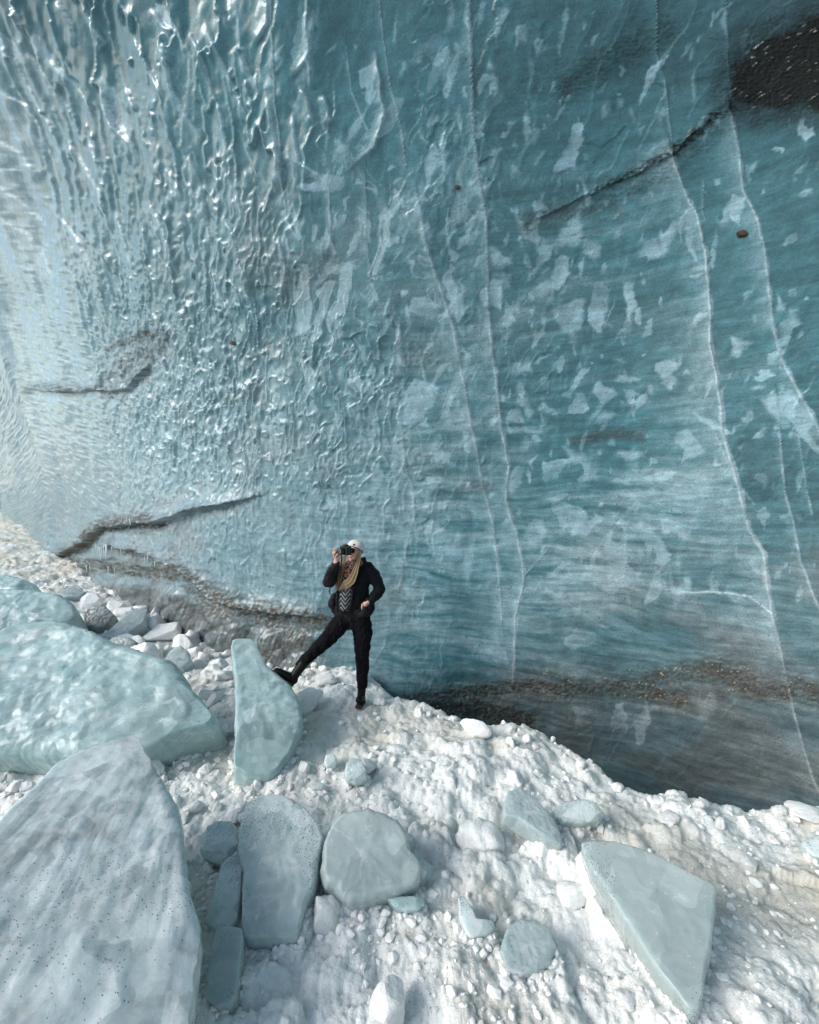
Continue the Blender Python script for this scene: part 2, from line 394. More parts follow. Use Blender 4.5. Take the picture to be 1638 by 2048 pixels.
# ---- cracks and veins (bright blade edges, glow on their left)
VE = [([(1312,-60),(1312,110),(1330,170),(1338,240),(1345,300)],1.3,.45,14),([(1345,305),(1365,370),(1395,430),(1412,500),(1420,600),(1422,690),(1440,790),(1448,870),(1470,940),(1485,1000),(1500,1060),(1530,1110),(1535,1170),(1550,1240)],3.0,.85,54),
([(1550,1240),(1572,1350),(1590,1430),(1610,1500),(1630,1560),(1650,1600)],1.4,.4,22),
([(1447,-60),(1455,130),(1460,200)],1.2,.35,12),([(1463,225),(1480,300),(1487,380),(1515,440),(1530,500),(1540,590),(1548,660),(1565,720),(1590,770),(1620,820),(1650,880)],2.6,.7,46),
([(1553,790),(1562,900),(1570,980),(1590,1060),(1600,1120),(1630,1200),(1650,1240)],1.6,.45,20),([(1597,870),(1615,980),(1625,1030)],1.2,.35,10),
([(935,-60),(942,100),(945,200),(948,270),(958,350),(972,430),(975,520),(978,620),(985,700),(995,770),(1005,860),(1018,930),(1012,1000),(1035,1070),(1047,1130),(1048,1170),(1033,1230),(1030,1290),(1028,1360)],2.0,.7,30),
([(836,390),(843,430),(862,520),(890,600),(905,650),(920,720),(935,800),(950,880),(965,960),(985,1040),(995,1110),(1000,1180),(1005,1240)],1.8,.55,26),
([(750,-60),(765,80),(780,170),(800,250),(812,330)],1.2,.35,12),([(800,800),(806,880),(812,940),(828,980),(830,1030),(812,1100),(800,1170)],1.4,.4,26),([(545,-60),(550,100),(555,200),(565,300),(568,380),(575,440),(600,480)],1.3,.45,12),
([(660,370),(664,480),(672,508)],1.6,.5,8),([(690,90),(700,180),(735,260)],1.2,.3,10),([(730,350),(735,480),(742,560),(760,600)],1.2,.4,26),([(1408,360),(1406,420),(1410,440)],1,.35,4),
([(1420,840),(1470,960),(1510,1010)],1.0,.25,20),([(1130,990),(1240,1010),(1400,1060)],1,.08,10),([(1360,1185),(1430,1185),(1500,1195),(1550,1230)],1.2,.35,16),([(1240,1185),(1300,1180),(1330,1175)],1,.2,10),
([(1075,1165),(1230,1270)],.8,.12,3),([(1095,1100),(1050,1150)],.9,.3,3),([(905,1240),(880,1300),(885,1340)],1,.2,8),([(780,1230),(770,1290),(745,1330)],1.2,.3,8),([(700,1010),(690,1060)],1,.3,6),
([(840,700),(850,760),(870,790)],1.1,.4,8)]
CRZ = [[(165,0),(185,45),(210,85),(200,108)],[(120,0),(150,50),(155,95)],[(30,0),(55,30),(62,55)],[(0,90),(30,120),(65,185),(75,210),(105,255),(120,300)],[(65,105),(95,150),(115,200)],[(105,115),(150,165),(195,230)],
[(0,175),(60,215),(70,270),(90,305)],[(205,175),(225,220),(235,255),(270,290),(282,330)],[(270,75),(300,135),(340,200)],[(320,70),(340,115),(350,180),(370,220),(400,275),(397,300)],[(380,60),(410,115),(430,190),(452,250),(447,275)],
[(415,45),(450,125),(480,190),(505,250)],[(475,95),(510,150)],[(545,0),(545,50),(520,90)],[(548,200),(555,265),(567,325),(567,380)],[(590,225),(595,280),(605,325),(665,370)],[(605,170),(625,215),(632,250)],[(650,190),(665,250)],
[(750,95),(762,165),(762,190),(772,225),(750,295),(695,345)],[(635,30),(625,115),(585,160)],[(335,320),(360,380),(372,415),(370,450),(350,475)],[(380,310),(400,370),(410,435),(425,510)],[(445,325),(475,390),(495,440)],
[(445,430),(470,465),(480,520)],[(180,280),(200,320),(205,360)],[(135,280),(165,320),(200,380),(220,430)],[(0,280),(40,305),(75,350)],[(0,370),(40,400),(95,450)],[(250,175),(277,220)],[(305,15),(330,55),(350,60)],
[(0,430),(60,470),(95,520),(110,560)],[(110,420),(160,480),(200,560)],[(480,520),(500,560),(498,610)],[(560,470),(575,540),(560,600)],[(230,420),(250,470),(262,540)],[(300,400),(330,460),(345,520)],[(420,520),(440,590),(470,640)]]
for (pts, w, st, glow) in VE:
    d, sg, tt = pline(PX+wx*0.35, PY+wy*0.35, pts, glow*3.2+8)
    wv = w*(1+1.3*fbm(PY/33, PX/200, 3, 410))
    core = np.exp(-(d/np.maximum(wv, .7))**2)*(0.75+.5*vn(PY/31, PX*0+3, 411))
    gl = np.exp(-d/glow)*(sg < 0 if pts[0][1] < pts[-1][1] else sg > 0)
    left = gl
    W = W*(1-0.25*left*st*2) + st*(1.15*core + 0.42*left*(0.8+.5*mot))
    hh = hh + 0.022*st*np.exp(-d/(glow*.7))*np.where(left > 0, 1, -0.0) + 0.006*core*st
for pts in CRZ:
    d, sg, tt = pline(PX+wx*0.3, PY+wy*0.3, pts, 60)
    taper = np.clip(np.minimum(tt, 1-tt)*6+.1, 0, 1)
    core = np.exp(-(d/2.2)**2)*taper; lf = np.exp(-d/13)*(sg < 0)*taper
    W = W + 0.22*core + 0.12*lf  # lit left side of each crest painted in as paler ice
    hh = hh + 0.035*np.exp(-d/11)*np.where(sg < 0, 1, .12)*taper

# ---- dirt: bands of gravel and silt frozen into the ice
dirt = np.zeros(PX.shape, f32)
BN = [([(900,1400),(1040,1372),(1240,1375),(1400,1355),(1640,1380)],50,.38),([(1250,1130),(1350,1180),(1640,1250)],60,.14),([(1475,212),(1430,235),(1385,275),(1340,306)],13,.95),([(1340,306),(1280,338),(1220,366)],8,.9),([(1438,215),(1400,265),(1350,305),(1300,330),(1250,352),(1190,380)],4,.8),([(1440,225),(1395,290),(1350,328),(1290,360),(1230,390),(1130,418),(1050,455)],24,.45),
([(1130,180),(1200,130),(1260,95),(1330,60)],28,.5),([(960,180),(1060,170),(1150,130)],30,.18),
([(55,778),(90,772),(130,776),(200,778),(250,772),(290,735)],9,.7),([(215,700),(250,682),(300,668)],8,.8),([(240,745),(290,720),(320,690)],26,.45),([(545,984),(470,1000),(400,1013),(340,1030),(310,1046)],4,.45),
([(315,1044),(260,1044),(205,1052),(180,1072)],17,1.0),([(250,1045),(205,1056),(185,1080),(150,1105),(125,1112)],15,1.0),([(130,1110),(150,1130),(200,1132),(300,1143),(345,1148)],17,1.0),
([(235,1096),(290,1110),(340,1128),(362,1142)],14,.8),([(345,1140),(385,1150),(410,1175),(440,1195),(480,1212),(560,1228),(620,1238),(680,1240)],22,1.0),([(385,1170),(420,1215),(480,1225),(540,1240),(600,1260)],20,.8),
([(640,1250),(600,1275),(560,1300),(520,1320)],16,.8),([(360,1205),(400,1235),(380,1290)],14,.6),
([(820,1400),(870,1396),(930,1390),(1000,1378),(1060,1366)],15,1.0),([(930,1400),(1030,1372),(1150,1375),(1240,1372),(1320,1388),(1370,1405)],17,.95),([(1240,1380),(1350,1352),(1420,1338),(1500,1372),(1640,1385)],24,.85),
([(1370,1345),(1440,1335),(1500,1350)],22,.7),([(1150,880),(1210,868),(1280,870)],12,.55),([(980,970),(930,975),(880,990)],9,.4),([(850,705),(820,715),(900,720)],22,.35),([(520,535),(580,560),(640,530)],40,.28),([(440,800),(500,790)],10,.3),([(228,765),(262,725),(312,680)],32,.5),([(205,1085),(270,1105),(345,1128)],20,.42),
([(1440,1150),(1560,1150),(1640,1100)],24,.15),([(860,1420),(960,1425),(1050,1440)],26,1.0)]
nb = fbm(PX/26, PY/9, 4, 501); nb2 = fbm(PX/7, PY/4.5, 3, 502)
for (pts, w, st) in BN:
    d, sg, tt = pline(QX, QY, pts, w*3.5)
    k = np.exp(-(d/(w*np.clip(1+.9*nb, .35, 2)))**2)
    dirt = np.maximum(dirt, st*np.clip(k*1.25, 0, 1)*(np.clip(0.72+1.0*nb2+.45*nb, 0, 1.1) if w < 40 else np.clip(.9+.8*nb, .3, 1)))
# dark wedge of rock-laden ice, upper right
POLY = [(1436,205),(1446,160),(1470,110),(1520,72),(1580,45),(1660,5),(1760,-40),(1760,240),(1660,232),(1590,222),(1540,235),(1500,222),(1460,222)]
xs, ys = PX+wx*2.2+18*fbm(PX/30,PY/14,3,548), PY+wy*2.2+14*fbm(PX/40,PY/16,3,549)
ins = np.zeros(PX.shape, bool); j = len(POLY)-1
for i in range(len(POLY)):
    xi, yi = POLY[i]; xj, yj = POLY[j]
    ins ^= ((yi > ys) != (yj > ys)) & (xs < (xj-xi)*(ys-yi)/(yj-yi+1e-9)+xi); j = i
dd_, _, _ = pline(xs, ys, POLY+[POLY[0]], 40)
wedge = np.where(ins, ss(0, 25, dd_)*.4+.55, ss(60, 0, dd_)*.55)
dirt = np.maximum(dirt, wedge*np.clip(0.97+0.25*nb2, 0, 1))
# dirty lumpy foot of the wall, left of the person
foot = ss(0, 30, PY-np.interp(PX, [100, 150, 345, 400, 480, 600, 680], [1125, 1140, 1158, 1190, 1228, 1250, 1262]))*ss(700, 600, PX)*ss(90, 140, PX)
lump, lump2, lch, _, _ = voro(PX/62+.4*wx/20, PY/46+.35*PX/62, 520)
hh = hh + foot*(0.10*(1-lump) + 0.04*fbm(PX/20, PY/20, 3, 522))
flow = fbm(PX/5+PY/12, PY/60-PX/90, 3, 523)
dirt = np.maximum(dirt, foot*(0.45*ss(0.20, 0.0, lump2-lump) + 0.22*np.clip(flow+.2, 0, 1)+0.08))
W = W*(1-foot) + foot*(0.20+0.55*np.clip(flow+0.2, 0, 1)*ss(.8, .2, lump)+.25*np.clip(fbm(PX/30, PY/22, 3, 524), 0, 1))
# ledges: ice bulging over the two lower bands
def ledge(pts, up, down, w):
    global hh
    d, sg, tt = pline(QX, QY, pts, 120)
    f_ = ss(0, .12, tt)*ss(1, .88, tt)
    above = sg*(1 if pts[0][0] < pts[-1][0] else -1) > 0
    hh = hh + f_*np.where(above, up*np.exp(-d/w), -down*np.exp(-d/(w*.7)))
ledge([(60,1075),(125,1112),(180,1085),(205,1056),(260,1047),(315,1047),(400,1016),(545,986)], .17, .06, 22)
ledge([(185,1100),(235,1092),(290,1104),(345,1130),(390,1150),(430,1190),(480,1210),(570,1225),(680,1236)], .15, .05, 20)
ledge([(55,780),(130,782),(200,784),(260,778),(310,720)], .08, .05, 14)
ledge([(1050,450),(1190,384),(1300,334),(1350,306),(1438,222)], .02, .015, 12)
# speckles of grit in the clear ice and pale stones in the bands; specular streaks painted on the wedge
sp1, _, sph, _, _ = voro(PX/6.5, PY/6.5, 540)
grit = (sph > 0.975)*ss(.30, .16, sp1)*ss(650, 1000, PX+.3*PY)
band_sp, _, bh, _, _ = voro(PX/5.0, PY/4.0, 541)
pale = (bh > 0.86)*ss(-.1, .3, fbm(PX/45, PY/18, 3, 547))*ss(.42, .2, band_sp)*ss(.25, .5, dirt)*ss(850, 900, PX)*(PY > 1300)
wedge_glint = ss(.30, .46, fbm((PX*.8-PY*.6)/26, (PX*.6+PY*.8)/4.5, 4, 545))*ss(.5, .8, wedge)*ss(-.1, .35, fbm(PX/50, PY/35, 2, 546))
W = np.clip(W, 0.0, 1.15)
tealD = np.array([0.012, 0.072, 0.096], f32); tealM = np.array([0.062, 0.238, 0.290], f32); pale_ = np.array([0.44, 0.665, 0.745], f32); whit = np.array([0.70, 0.84, 0.90], f32)
def ramp3(w, stops):
    out = np.zeros(w.shape+(3,), f32)
    xs_ = [s[0] for s in stops]
    for c in range(3): out[..., c] = np.interp(w, xs_, [s[1][c] for s in stops])
    return out
ALB = 0.64
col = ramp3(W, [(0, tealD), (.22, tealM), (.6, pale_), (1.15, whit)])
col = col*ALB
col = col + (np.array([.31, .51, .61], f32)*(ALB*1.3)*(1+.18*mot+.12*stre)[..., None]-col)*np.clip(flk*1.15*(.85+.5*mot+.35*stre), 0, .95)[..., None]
g = np.clip(GREY*.85*(0.55+0.6*gr2), 0, 1); g = np.maximum(g, foot*.95)
lum = col.mean(-1, keepdims=True)
col = col + (lum*np.array([0.98, 1.0, 0.98], f32)*0.92 - col)*(g[..., None]*0.8)
brown = ramp3(np.clip(nb2*.5+.5, 0, 1), [(0, (0.018, 0.014, 0.011)), (.5, (0.06, 0.048, 0.034)), (1, (0.17, 0.135, 0.095))])
brown = brown*np.where((PY < 400) & (PX > 1000), 0.20, np.where((PY > 1300) & (PX > 780), .6, .85))[..., None]
col = col + (brown-col)*np.clip(dirt, 0, 1)[..., None]
col = col + (np.array([.05, .05, .05], f32)-col)*(grit*.8)[..., None]
col = col + (np.array([.50, .42, .28], f32)-col)*np.clip(pale*.8, 0, 1)[..., None]
col = col + (np.array([.55, .6, .62], f32)-col)*np.clip(wedge_glint*.8, 0, 1)[..., None]
hh = hh + dirt*0.016*nb2 + 0.01*pale + 0.012*wedge_glint
hh = hh*np.interp(np.hypot(P[..., 0], P[..., 1]), [0, 5, 8, 16, 30], [1, 1, 1.05, 1.15, 1.2])
def soften(a, n):
    for _ in range(n):
        b = a.copy(); b[1:-1] = (a[:-2]+2*a[1:-1]+a[2:])/4; a = b.copy(); a[:, 1:-1] = (b[:, :-2]+2*b[:, 1:-1]+b[:, 2:])/4
    return a
hs_ = soften(hh, 2); hh = hh + (hs_-hh)*ss(900, 600, PX)*(.25+.75*ss(620, 420, PY))
P2 = P + N0*hh[..., None]

m = NT('glacier_ice')
a = m.attr('tint').outputs['Color']; v = m.attr('along').outputs['Vector']
n1 = m.noise(m.mapping(v, (3.0, 22, 1)), 1.0, 6, 0.65, 0.4)
n2 = m.noise(v, 9.0, 5, 0.6)
n3 = m.noise(v, 60.0, 3, 0.6)
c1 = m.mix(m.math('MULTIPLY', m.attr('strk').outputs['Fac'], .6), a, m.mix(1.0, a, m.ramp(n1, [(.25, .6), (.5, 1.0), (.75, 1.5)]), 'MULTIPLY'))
c2 = m.mix(0.6, c1, m.mix(1.0, c1, m.ramp(n2, [(.3, .6), (.5, 1.0), (.7, 1.45)]), 'MULTIPLY'))
c3 = m.mix(0.35, c2, m.mix(1.0, c2, m.ramp(n3, [(.3, .35), (.5, 1.0), (.7, 1.7)]), 'MULTIPLY'))
dn = m.attr('dirt').outputs['Fac']
bp = m.bump(m.math('ADD', m.math('MULTIPLY', n2, 0.7), m.math('MULTIPLY', n3, m.math('ADD', 0.06, m.math('MULTIPLY', dn, .8)))), 0.018, 0.35)
m.p(col=c3, rough=m.math('ADD', m.math('MULTIPLY_ADD', n2, 0.25, 0.28), m.math('MULTIPLY', dn, .35)), nrm=bp, spec=m.math('SUBTRACT', 0.3, m.math('MULTIPLY', dn, .22)), coat=m.math('SUBTRACT', 0.7, m.math('MULTIPLY', dn, .62)), crough=0.06, cior=1.4,
    cnrm=m.bump(n2, 0.012, 0.3))
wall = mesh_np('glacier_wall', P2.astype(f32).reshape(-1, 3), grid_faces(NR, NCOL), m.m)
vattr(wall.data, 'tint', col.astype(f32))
vattr(wall.data, 'along', np.stack([u, t, 0*t], -1), 'FLOAT_VECTOR')
vattr(wall.data, 'strk', np.clip(strA, 0, 1), 'FLOAT')
vattr(wall.data, 'dirt', np.clip(dirt, 0, 1), 'FLOAT')
tag(wall, 'towering overhanging blue glacier ice wall with scallops, painted sky reflections, cracks and brown silt bands', None, None, 'structure')
# ------------------------------------------------------------------ snow ground
crest = np.array([(-3.4, 7.3), (-1.9, 6.3), (-1.2, 5.55), (-.75, 5.1), (-.32, 4.7), (.16, 4.4), (.53, 4.13), (1.05, 3.92), (1.42, 3.52), (1.63, 3.20), (1.84, 3.04), (2.15, 2.95), (2.42, 2.80), (2.7, 2.85), (3.4, 2.7)])
def ground_base(x, y):
    x = np.asarray(x, float); y = np.asarray(y, float)
    r = np.hypot(x+1.0, y-5.0)
    leftw = ss(0.0, 3.0, (-(x+1.0)*0.8+(y-5.0)*0.6))
    z = 0.0055*np.minimum(r, 24)**2*leftw
    z = z - 0.07 - 0.14*np.exp(-((x+2.6)/2.0)**2-((y-6.6)/1.5)**2)
    # beyond the crest the mound drops into the gap under the wall
    cyl = np.interp(x, crest[:, 0], crest[:, 1])
    d = (y-cyl)*0.8
    drop = ss(0.0, 0.9, d)*1.5*ss(-0.75, 0.5, x)
    z = z - drop
    z = z + 0.55*ss(2.6, 3.2, x)*ss(0.1, .9, d)*ss(4.6, 3.4, y)*0.8
    # slight mound round the person and slope in the foreground
    z = z + 0.05*np.exp(-((x-.2)/1.2)**2-((y-3.9)/.8)**2)
    z = z - 0.10*ss(-1.0, -3.0, x)*ss(5, 2, y)
    return z
def ground_detail(x, y):
    wxx = fbm(x*1.3, y*1.3, 2, 700)*0.25; wyy = fbm(x*1.3, y*1.3, 2, 701)*0.25
    h = 0.09*fbm(x*0.9, y*0.9, 4, 702, .5)
    def clods(s, sd, jit=.9):
        f1, f2, ch, _, _ = voro((x+wxx*s*2)/s, (y+wyy*s*2)/s, sd, jit)
        return np.sqrt(np.clip(0.55*ch+0.15-f1*f1*1.1, 0, 1)), ch
    a, ca = clods(0.34, 710); b, cb = clods(0.15, 711); c, cc = clods(0.065, 712); d, cd = clods(0.03, 713)
    den = np.clip(0.5+0.9*fbm(x*0.55, y*0.55, 3, 714), .12, 1)      # rubble against packed patches
    h = h + den*(0.115*a*(ca > .45) + 0.075*b*(cb > .35) + 0.030*c*(cc > .25)) + 0.011*d
    h = h + 0.016*fbm(x*9, y*9, 4, 716, .6)
    rid = 1-np.abs(fbm(x*2.1+.5*wxx, y*2.1, 4, 718, .5))*3
    h = h + 0.035*np.clip(rid, 0, 1)*(1-den)
    return h, den, a*(ca > .5), b*(cb > .35), c
yr = np.concatenate([np.linspace(-1.2, .93, 22), 0.95*(26/0.95)**np.linspace(0, 1, 598)**0.93])
sr = np.concatenate([np.linspace(-2.6, -1.05, 30, endpoint=False), np.linspace(-1.05, 1.05, 580), np.linspace(1.06, 2.6, 30)])
Yg = np.broadcast_to(yr[:, None], (620, 640)); Xg = sr[None, :]*(np.maximum(Yg, 1.1)+0.15)
zb = ground_base(Xg, Yg); hd, den, ba, bb, bc = ground_detail(Xg, Yg)
Zg = zb + hd*np.interp(Yg, [0, 8, 26], [1, 1, .6])
cav = hd - 0.09*fbm(Xg*0.9, Yg*0.9, 4, 702, .5)
stain = fbm(Xg*1.1+2, Yg*1.1, 4, 720, .55)
silt = ss(-.05, .5, stain+0.05)
silt = np.clip(silt*0.75 + 0.35*ss(0.0, .5, fbm(Xg*0.6, Yg*.6, 3, 721)+.1), 0, 1)
bank = ss(-6.0, -8.5, Xg)*ss(7, 9, Yg)
white = np.array([.81, .825, .795], f32); tan = np.array([.52, .485, .39], f32); greyc = np.array([.50, .53, .52], f32)
gcol = white + (tan-white)*(silt*.75)[..., None]
gm = ss(.1, .5, fbm(Xg*2.3, Yg*2.3, 4, 723))
gcol = gcol + (greyc-gcol)*(gm*.45)[..., None]
gcol = gcol + (np.array([.66, .58, .42], f32)-gcol)*(bank*np.clip(.35+fbm(Xg*.8, Yg*.8, 3, 724), 0, 1)*.8)[..., None]  # cream tint painted in to make the far-left bank look sunlit
m = NT('snow')
a = m.attr('tint').outputs['Color']; geo = m.n('TexCoord').outputs['Object']
n1 = m.noise(geo, 28, 5, .65); n2 = m.noise(geo, 110, 3, .6); n3 = m.noise(geo, 4, 4, .6)
c = m.mix(.5, a, m.mix(1.0, a, m.ramp(n1, [(.3, (.78, .77, .74)), (.5, (1, 1, 1)), (.7, (1.1, 1.1, 1.1))]), 'MULTIPLY'))
gr = m.n('TexVoronoi', {'Vector': geo, 'Scale': 46.0, 'Randomness': 1.0})
spk = m.math('MULTIPLY', m.math('LESS_THAN', gr.outputs['Distance'], 0.16), m.math('GREATER_THAN', m.n('SeparateColor', {'Color': gr.outputs['Color']}).outputs[0], 0.93))
c = m.mix(m.math('MULTIPLY', spk, 0.75), c, (.10, .085, .07))
bp = m.bump(m.math('ADD', n1, m.math('MULTIPLY', n2, .15)), 0.030, 0.6)
m.p(col=c, rough=0.62, nrm=bp, spec=0.35, sss=0.25, rad=(0.02, 0.026, 0.03), ssc=1.0)
SNOW = m.m
# coarse outer sheet, running on behind the camera and to the horizon
def outer():
    ax = np.concatenate([-np.geomspace(900, 14, 26), np.linspace(-13, 9, 74), np.geomspace(10, 900, 26)])
    ay = np.concatenate([-np.geomspace(900, 8, 22), np.linspace(-7, 30, 90), np.geomspace(32, 1200, 20)])
    X, Y = np.meshgrid(ax, ay)
    Z = ground_base(np.clip(X, -40, 40), np.clip(Y, -20, 40)) - 0.13
    back = ss(1.6, 0.6, Y)
    Z = Z + back*0.0 + 0.05*fbm(X*.7, Y*.7, 3, 730)
    return np.stack([X, Y, Z], -1), X.shape
Po, sh = outer()
V = np.concatenate([np.stack([Xg, Yg, Zg], -1).reshape(-1, 3), Po.reshape(-1, 3)])
Fc = np.concatenate([grid_faces(620, 640), grid_faces(*sh)+620*640])
gnd = mesh_np('snow_ground', V, Fc, SNOW)
vattr(gnd.data, 'tint', np.concatenate([gcol.reshape(-1, 3), np.broadcast_to(white*.97, (sh[0]*sh[1], 3))]).astype(f32))
tag(gnd, 'lumpy white snow and ice rubble floor stained with tan silt', None, None, 'structure')
def gz(x, y):
    x = np.atleast_1d(np.asarray(x, float)); y = np.atleast_1d(np.asarray(y, float))
    h, *_ = ground_detail(x, y)
    return (ground_base(x, y) + h*np.interp(y, [0, 8, 26], [1, 1, .6]))
def on_ground(px, py):
    """world point of the ground seen at a photo pixel"""
    d = np.linspace(0.9, 24, 1400)
    X = (px-CX)/F*d; Zr = EYE+(CY-py)/F*d
    below = Zr <= gz(X, d)
    k = int(np.argmax(below)) if below.any() else len(d)-1
    return np.array([X[k], d[k], gz(X[k], d[k])[0]])
# ------------------------------------------------------------------ ice materials
def ice_mat(name, base, deep, speck=0.5, frost=0.4, silt=0.0, sss=.85, seed=0.0, streak=0.0, trans=0.0):
    m = NT(name)
    obj = m.n('VectorMath', {0: m.n('TexCoord').outputs['Object'], 1: (seed, seed*.7, 0)}, operation='ADD').outputs[0]
    n1 = m.noise(obj, 3.2, 6, .6, .6); n2 = m.noise(obj, 16, 5, .65, .5); n3 = m.noise(obj, 90, 3, .6)
    st = m.noise(m.mapping(obj, (3, 3, 22), (0.3, 0.25, 0.4)), 1.0, 5, .6, .8)
    wob = m.n('VectorMath', {0: obj, 1: m.n('VectorMath', {0: m.n('TexNoise', {'Vector': obj, 'Scale': 2.2, 'Detail': 3.0}).outputs['Color'], 1: (.5, .5, .5)}, operation='MULTIPLY').outputs[0]}, operation='ADD').outputs[0]
    vc = m.n('TexVoronoi', {'Vector': wob, 'Scale': 3.4, 'Randomness': 1.0}); vc2 = m.n('TexVoronoi', {'Vector': wob, 'Scale': 9.0})
    cell = m.n('SeparateColor', {'Color': vc.outputs['Color']}).outputs[0]; cell2 = m.n('SeparateColor', {'Color': vc2.outputs['Color']}).outputs[1]
    c = m.mix(m.ramp(n1, [(.25, 0.0), (.75, 1.0)]), deep, base)
    tone = m.math('ADD', m.math('MULTIPLY', cell, .16), m.math('MULTIPLY', cell2, .12))
    c = m.mix(1.0, c, m.ramp(tone, [(0.0, .84), (.28, 1.12)]), 'MULTIPLY')
    c = m.mix(m.math('MULTIPLY', m.ramp(n2, [(.50, 0.0), (.78, 1.0)]), frost*.8), c, (.80, .86, .86))
    c = m.mix(m.math('MULTIPLY', m.ramp(st, [(.54, 0.0), (.70, 1.0)]), .22+streak), c, (.80, .86, .86))
    glint = m.math('MULTIPLY', m.math('GREATER_THAN', cell2, .86), m.ramp(m.noise(obj, 1.7, 2), [(.48, 0.0), (.56, 1.0)]))
    c = m.mix(m.math('MULTIPLY', glint, .38), c, (.88, .93, .93))
    vein = m.math('ABSOLUTE', m.math('SUBTRACT', m.noise(m.mapping(obj, (1.0, 1.0, 2.6), (.5, .2, .3)), 2.4, 4, .5, .3), .5))
    crk = m.math('MULTIPLY', m.ramp(vein, [(.0, 1.0), (.006, .4), (.02, 0.0)]), m.ramp(m.noise(obj, 4.0, 2), [(.5, 0.0), (.6, 1.0)]))
    c = m.mix(m.math('MULTIPLY', crk, .5), c, (.86, .92, .92))
    # frozen-in grit, in clusters
    v = m.n('TexVoronoi', {'Vector': m.mapping(obj, (1, 1, 1.7)), 'Scale': 64.0})
    r = m.n('SeparateColor', {'Color': v.outputs['Color']}).outputs[0]
    cl = m.ramp(m.noise(obj, 2.3, 3, .5), [(.45, 0.0), (.62, 1.0)])
    g = m.math('MULTIPLY', m.math('LESS_THAN', v.outputs['Distance'], m.math('MULTIPLY', r, .26)), m.math('LESS_THAN', r, m.math('MULTIPLY', m.math('ADD', -.02, cl), speck)))
    g2v = m.n('TexVoronoi', {'Vector': obj, 'Scale': 105.0})
    r2 = m.n('SeparateColor', {'Color': g2v.outputs['Color']}).outputs[1]
    g2 = m.math('MULTIPLY', m.math('LESS_THAN', g2v.outputs['Distance'], .25), m.math('LESS_THAN', r2, m.math('MULTIPLY', cl, speck*.45)))
    c = m.mix(m.math('MULTIPLY', m.math('MAXIMUM', g, g2), .85), c, (.045, .045, .04))
    if silt > 0:
        c = m.mix(m.math('MULTIPLY', m.ramp(m.noise(m.mapping(obj, (1.5, 2.5, 5), (.4, .3, .5)), 2.2, 6, .7, .5), [(.50, 0.0), (.66, 1.0)]), silt), c, (.19, .175, .14))
    bp = m.bump(m.math('ADD', m.math('MULTIPLY', n1, .8), m.math('ADD', m.math('MULTIPLY', n2, .5), m.math('MULTIPLY', n3, .06))), .03, .26)
    tl = m.n('VectorMath', {0: m.n('VectorMath', {0: vc2.outputs['Color'], 1: (.5, .5, .5)}, operation='SUBTRACT').outputs[0], 1: (.30, .30, .30)}, operation='MULTIPLY').outputs[0]
    bp = m.n('VectorMath', {0: m.n('VectorMath', {0: bp, 1: tl}, operation='ADD').outputs[0]}, operation='NORMALIZE').outputs[0]
    m.p(col=c, rough=m.math('MULTIPLY_ADD', n2, .3, .08), nrm=bp, spec=.5, ior=1.31, sss=sss, rad=(.07, .10, .105), ssc=.5, coat=.35, crough=.08, cior=1.31, trans=m.math('MULTIPLY', m.math('SUBTRACT', 1.0, m.math('MAXIMUM', g, g2)), trans),
        cnrm=m.bump(m.math('ADD', n1, m.math('MULTIPLY', n2, .5)), .03, .4))
    return m.m
ICE_TEAL = ice_mat('teal_ice', (.52, .66, .65), (.37, .53, .525), .45, .25, trans=.25)
ICE_PALE = ice_mat('pale_ice', (.62, .71, .71), (.50, .60, .60), .9, .45, seed=3.0, trans=.35)
ICE_CLOUD = ice_mat('cloudy_ice', (.66, .73, .725), (.54, .62, .615), .7, .5, .38, seed=7.0, streak=.05, trans=.1)
ICE_CLEAR = ice_mat('clear_ice', (.68, .77, .745), (.54, .65, .625), 3.2, .55, .10, seed=12.0, trans=.22)
ICE_SPECK = ice_mat('speckled_ice', (.57, .65, .635), (.46, .55, .535), 3.4, .30, 0.0, seed=21.0, trans=.3)
ICE_DIRTY = ice_mat('dirty_ice', (.36, .40, .39), (.16, .18, .17), 1.2, .45, .8, seed=31.0)
def snow_mat(name, col, dirt):
    m = NT(name)
    obj = m.n('TexCoord').outputs['Object']
    rnd = m.n('ObjectInfo').outputs['Random']
    vec = m.n('VectorMath', {0: obj, 1: m.n('CombineXYZ', {0: m.math('MULTIPLY', rnd, 40.0)}).outputs[0]}, operation='ADD').outputs[0]
    n1 = m.noise(vec, 2.0, 5, .6); n2 = m.noise(vec, 14, 4, .65)
    c = m.mix(m.math('MULTIPLY', m.ramp(n1, [(.52, 0.0), (.72, 1.0)]), dirt), col, (.55, .52, .44))
    c = m.mix(.3, c, m.mix(1.0, c, m.ramp(n2, [(.3, .88), (.6, 1.05)]), 'MULTIPLY'))
    m.p(col=c, rough=.6, spec=.3, sss=.3, rad=(.03, .04, .045), ssc=1.0, nrm=m.bump(m.math('ADD', n1, m.math('MULTIPLY', n2, .4)), .05, .6))
    return m.m
CHUNK = snow_mat('packed_snow', (.91, .92, .89), .30)

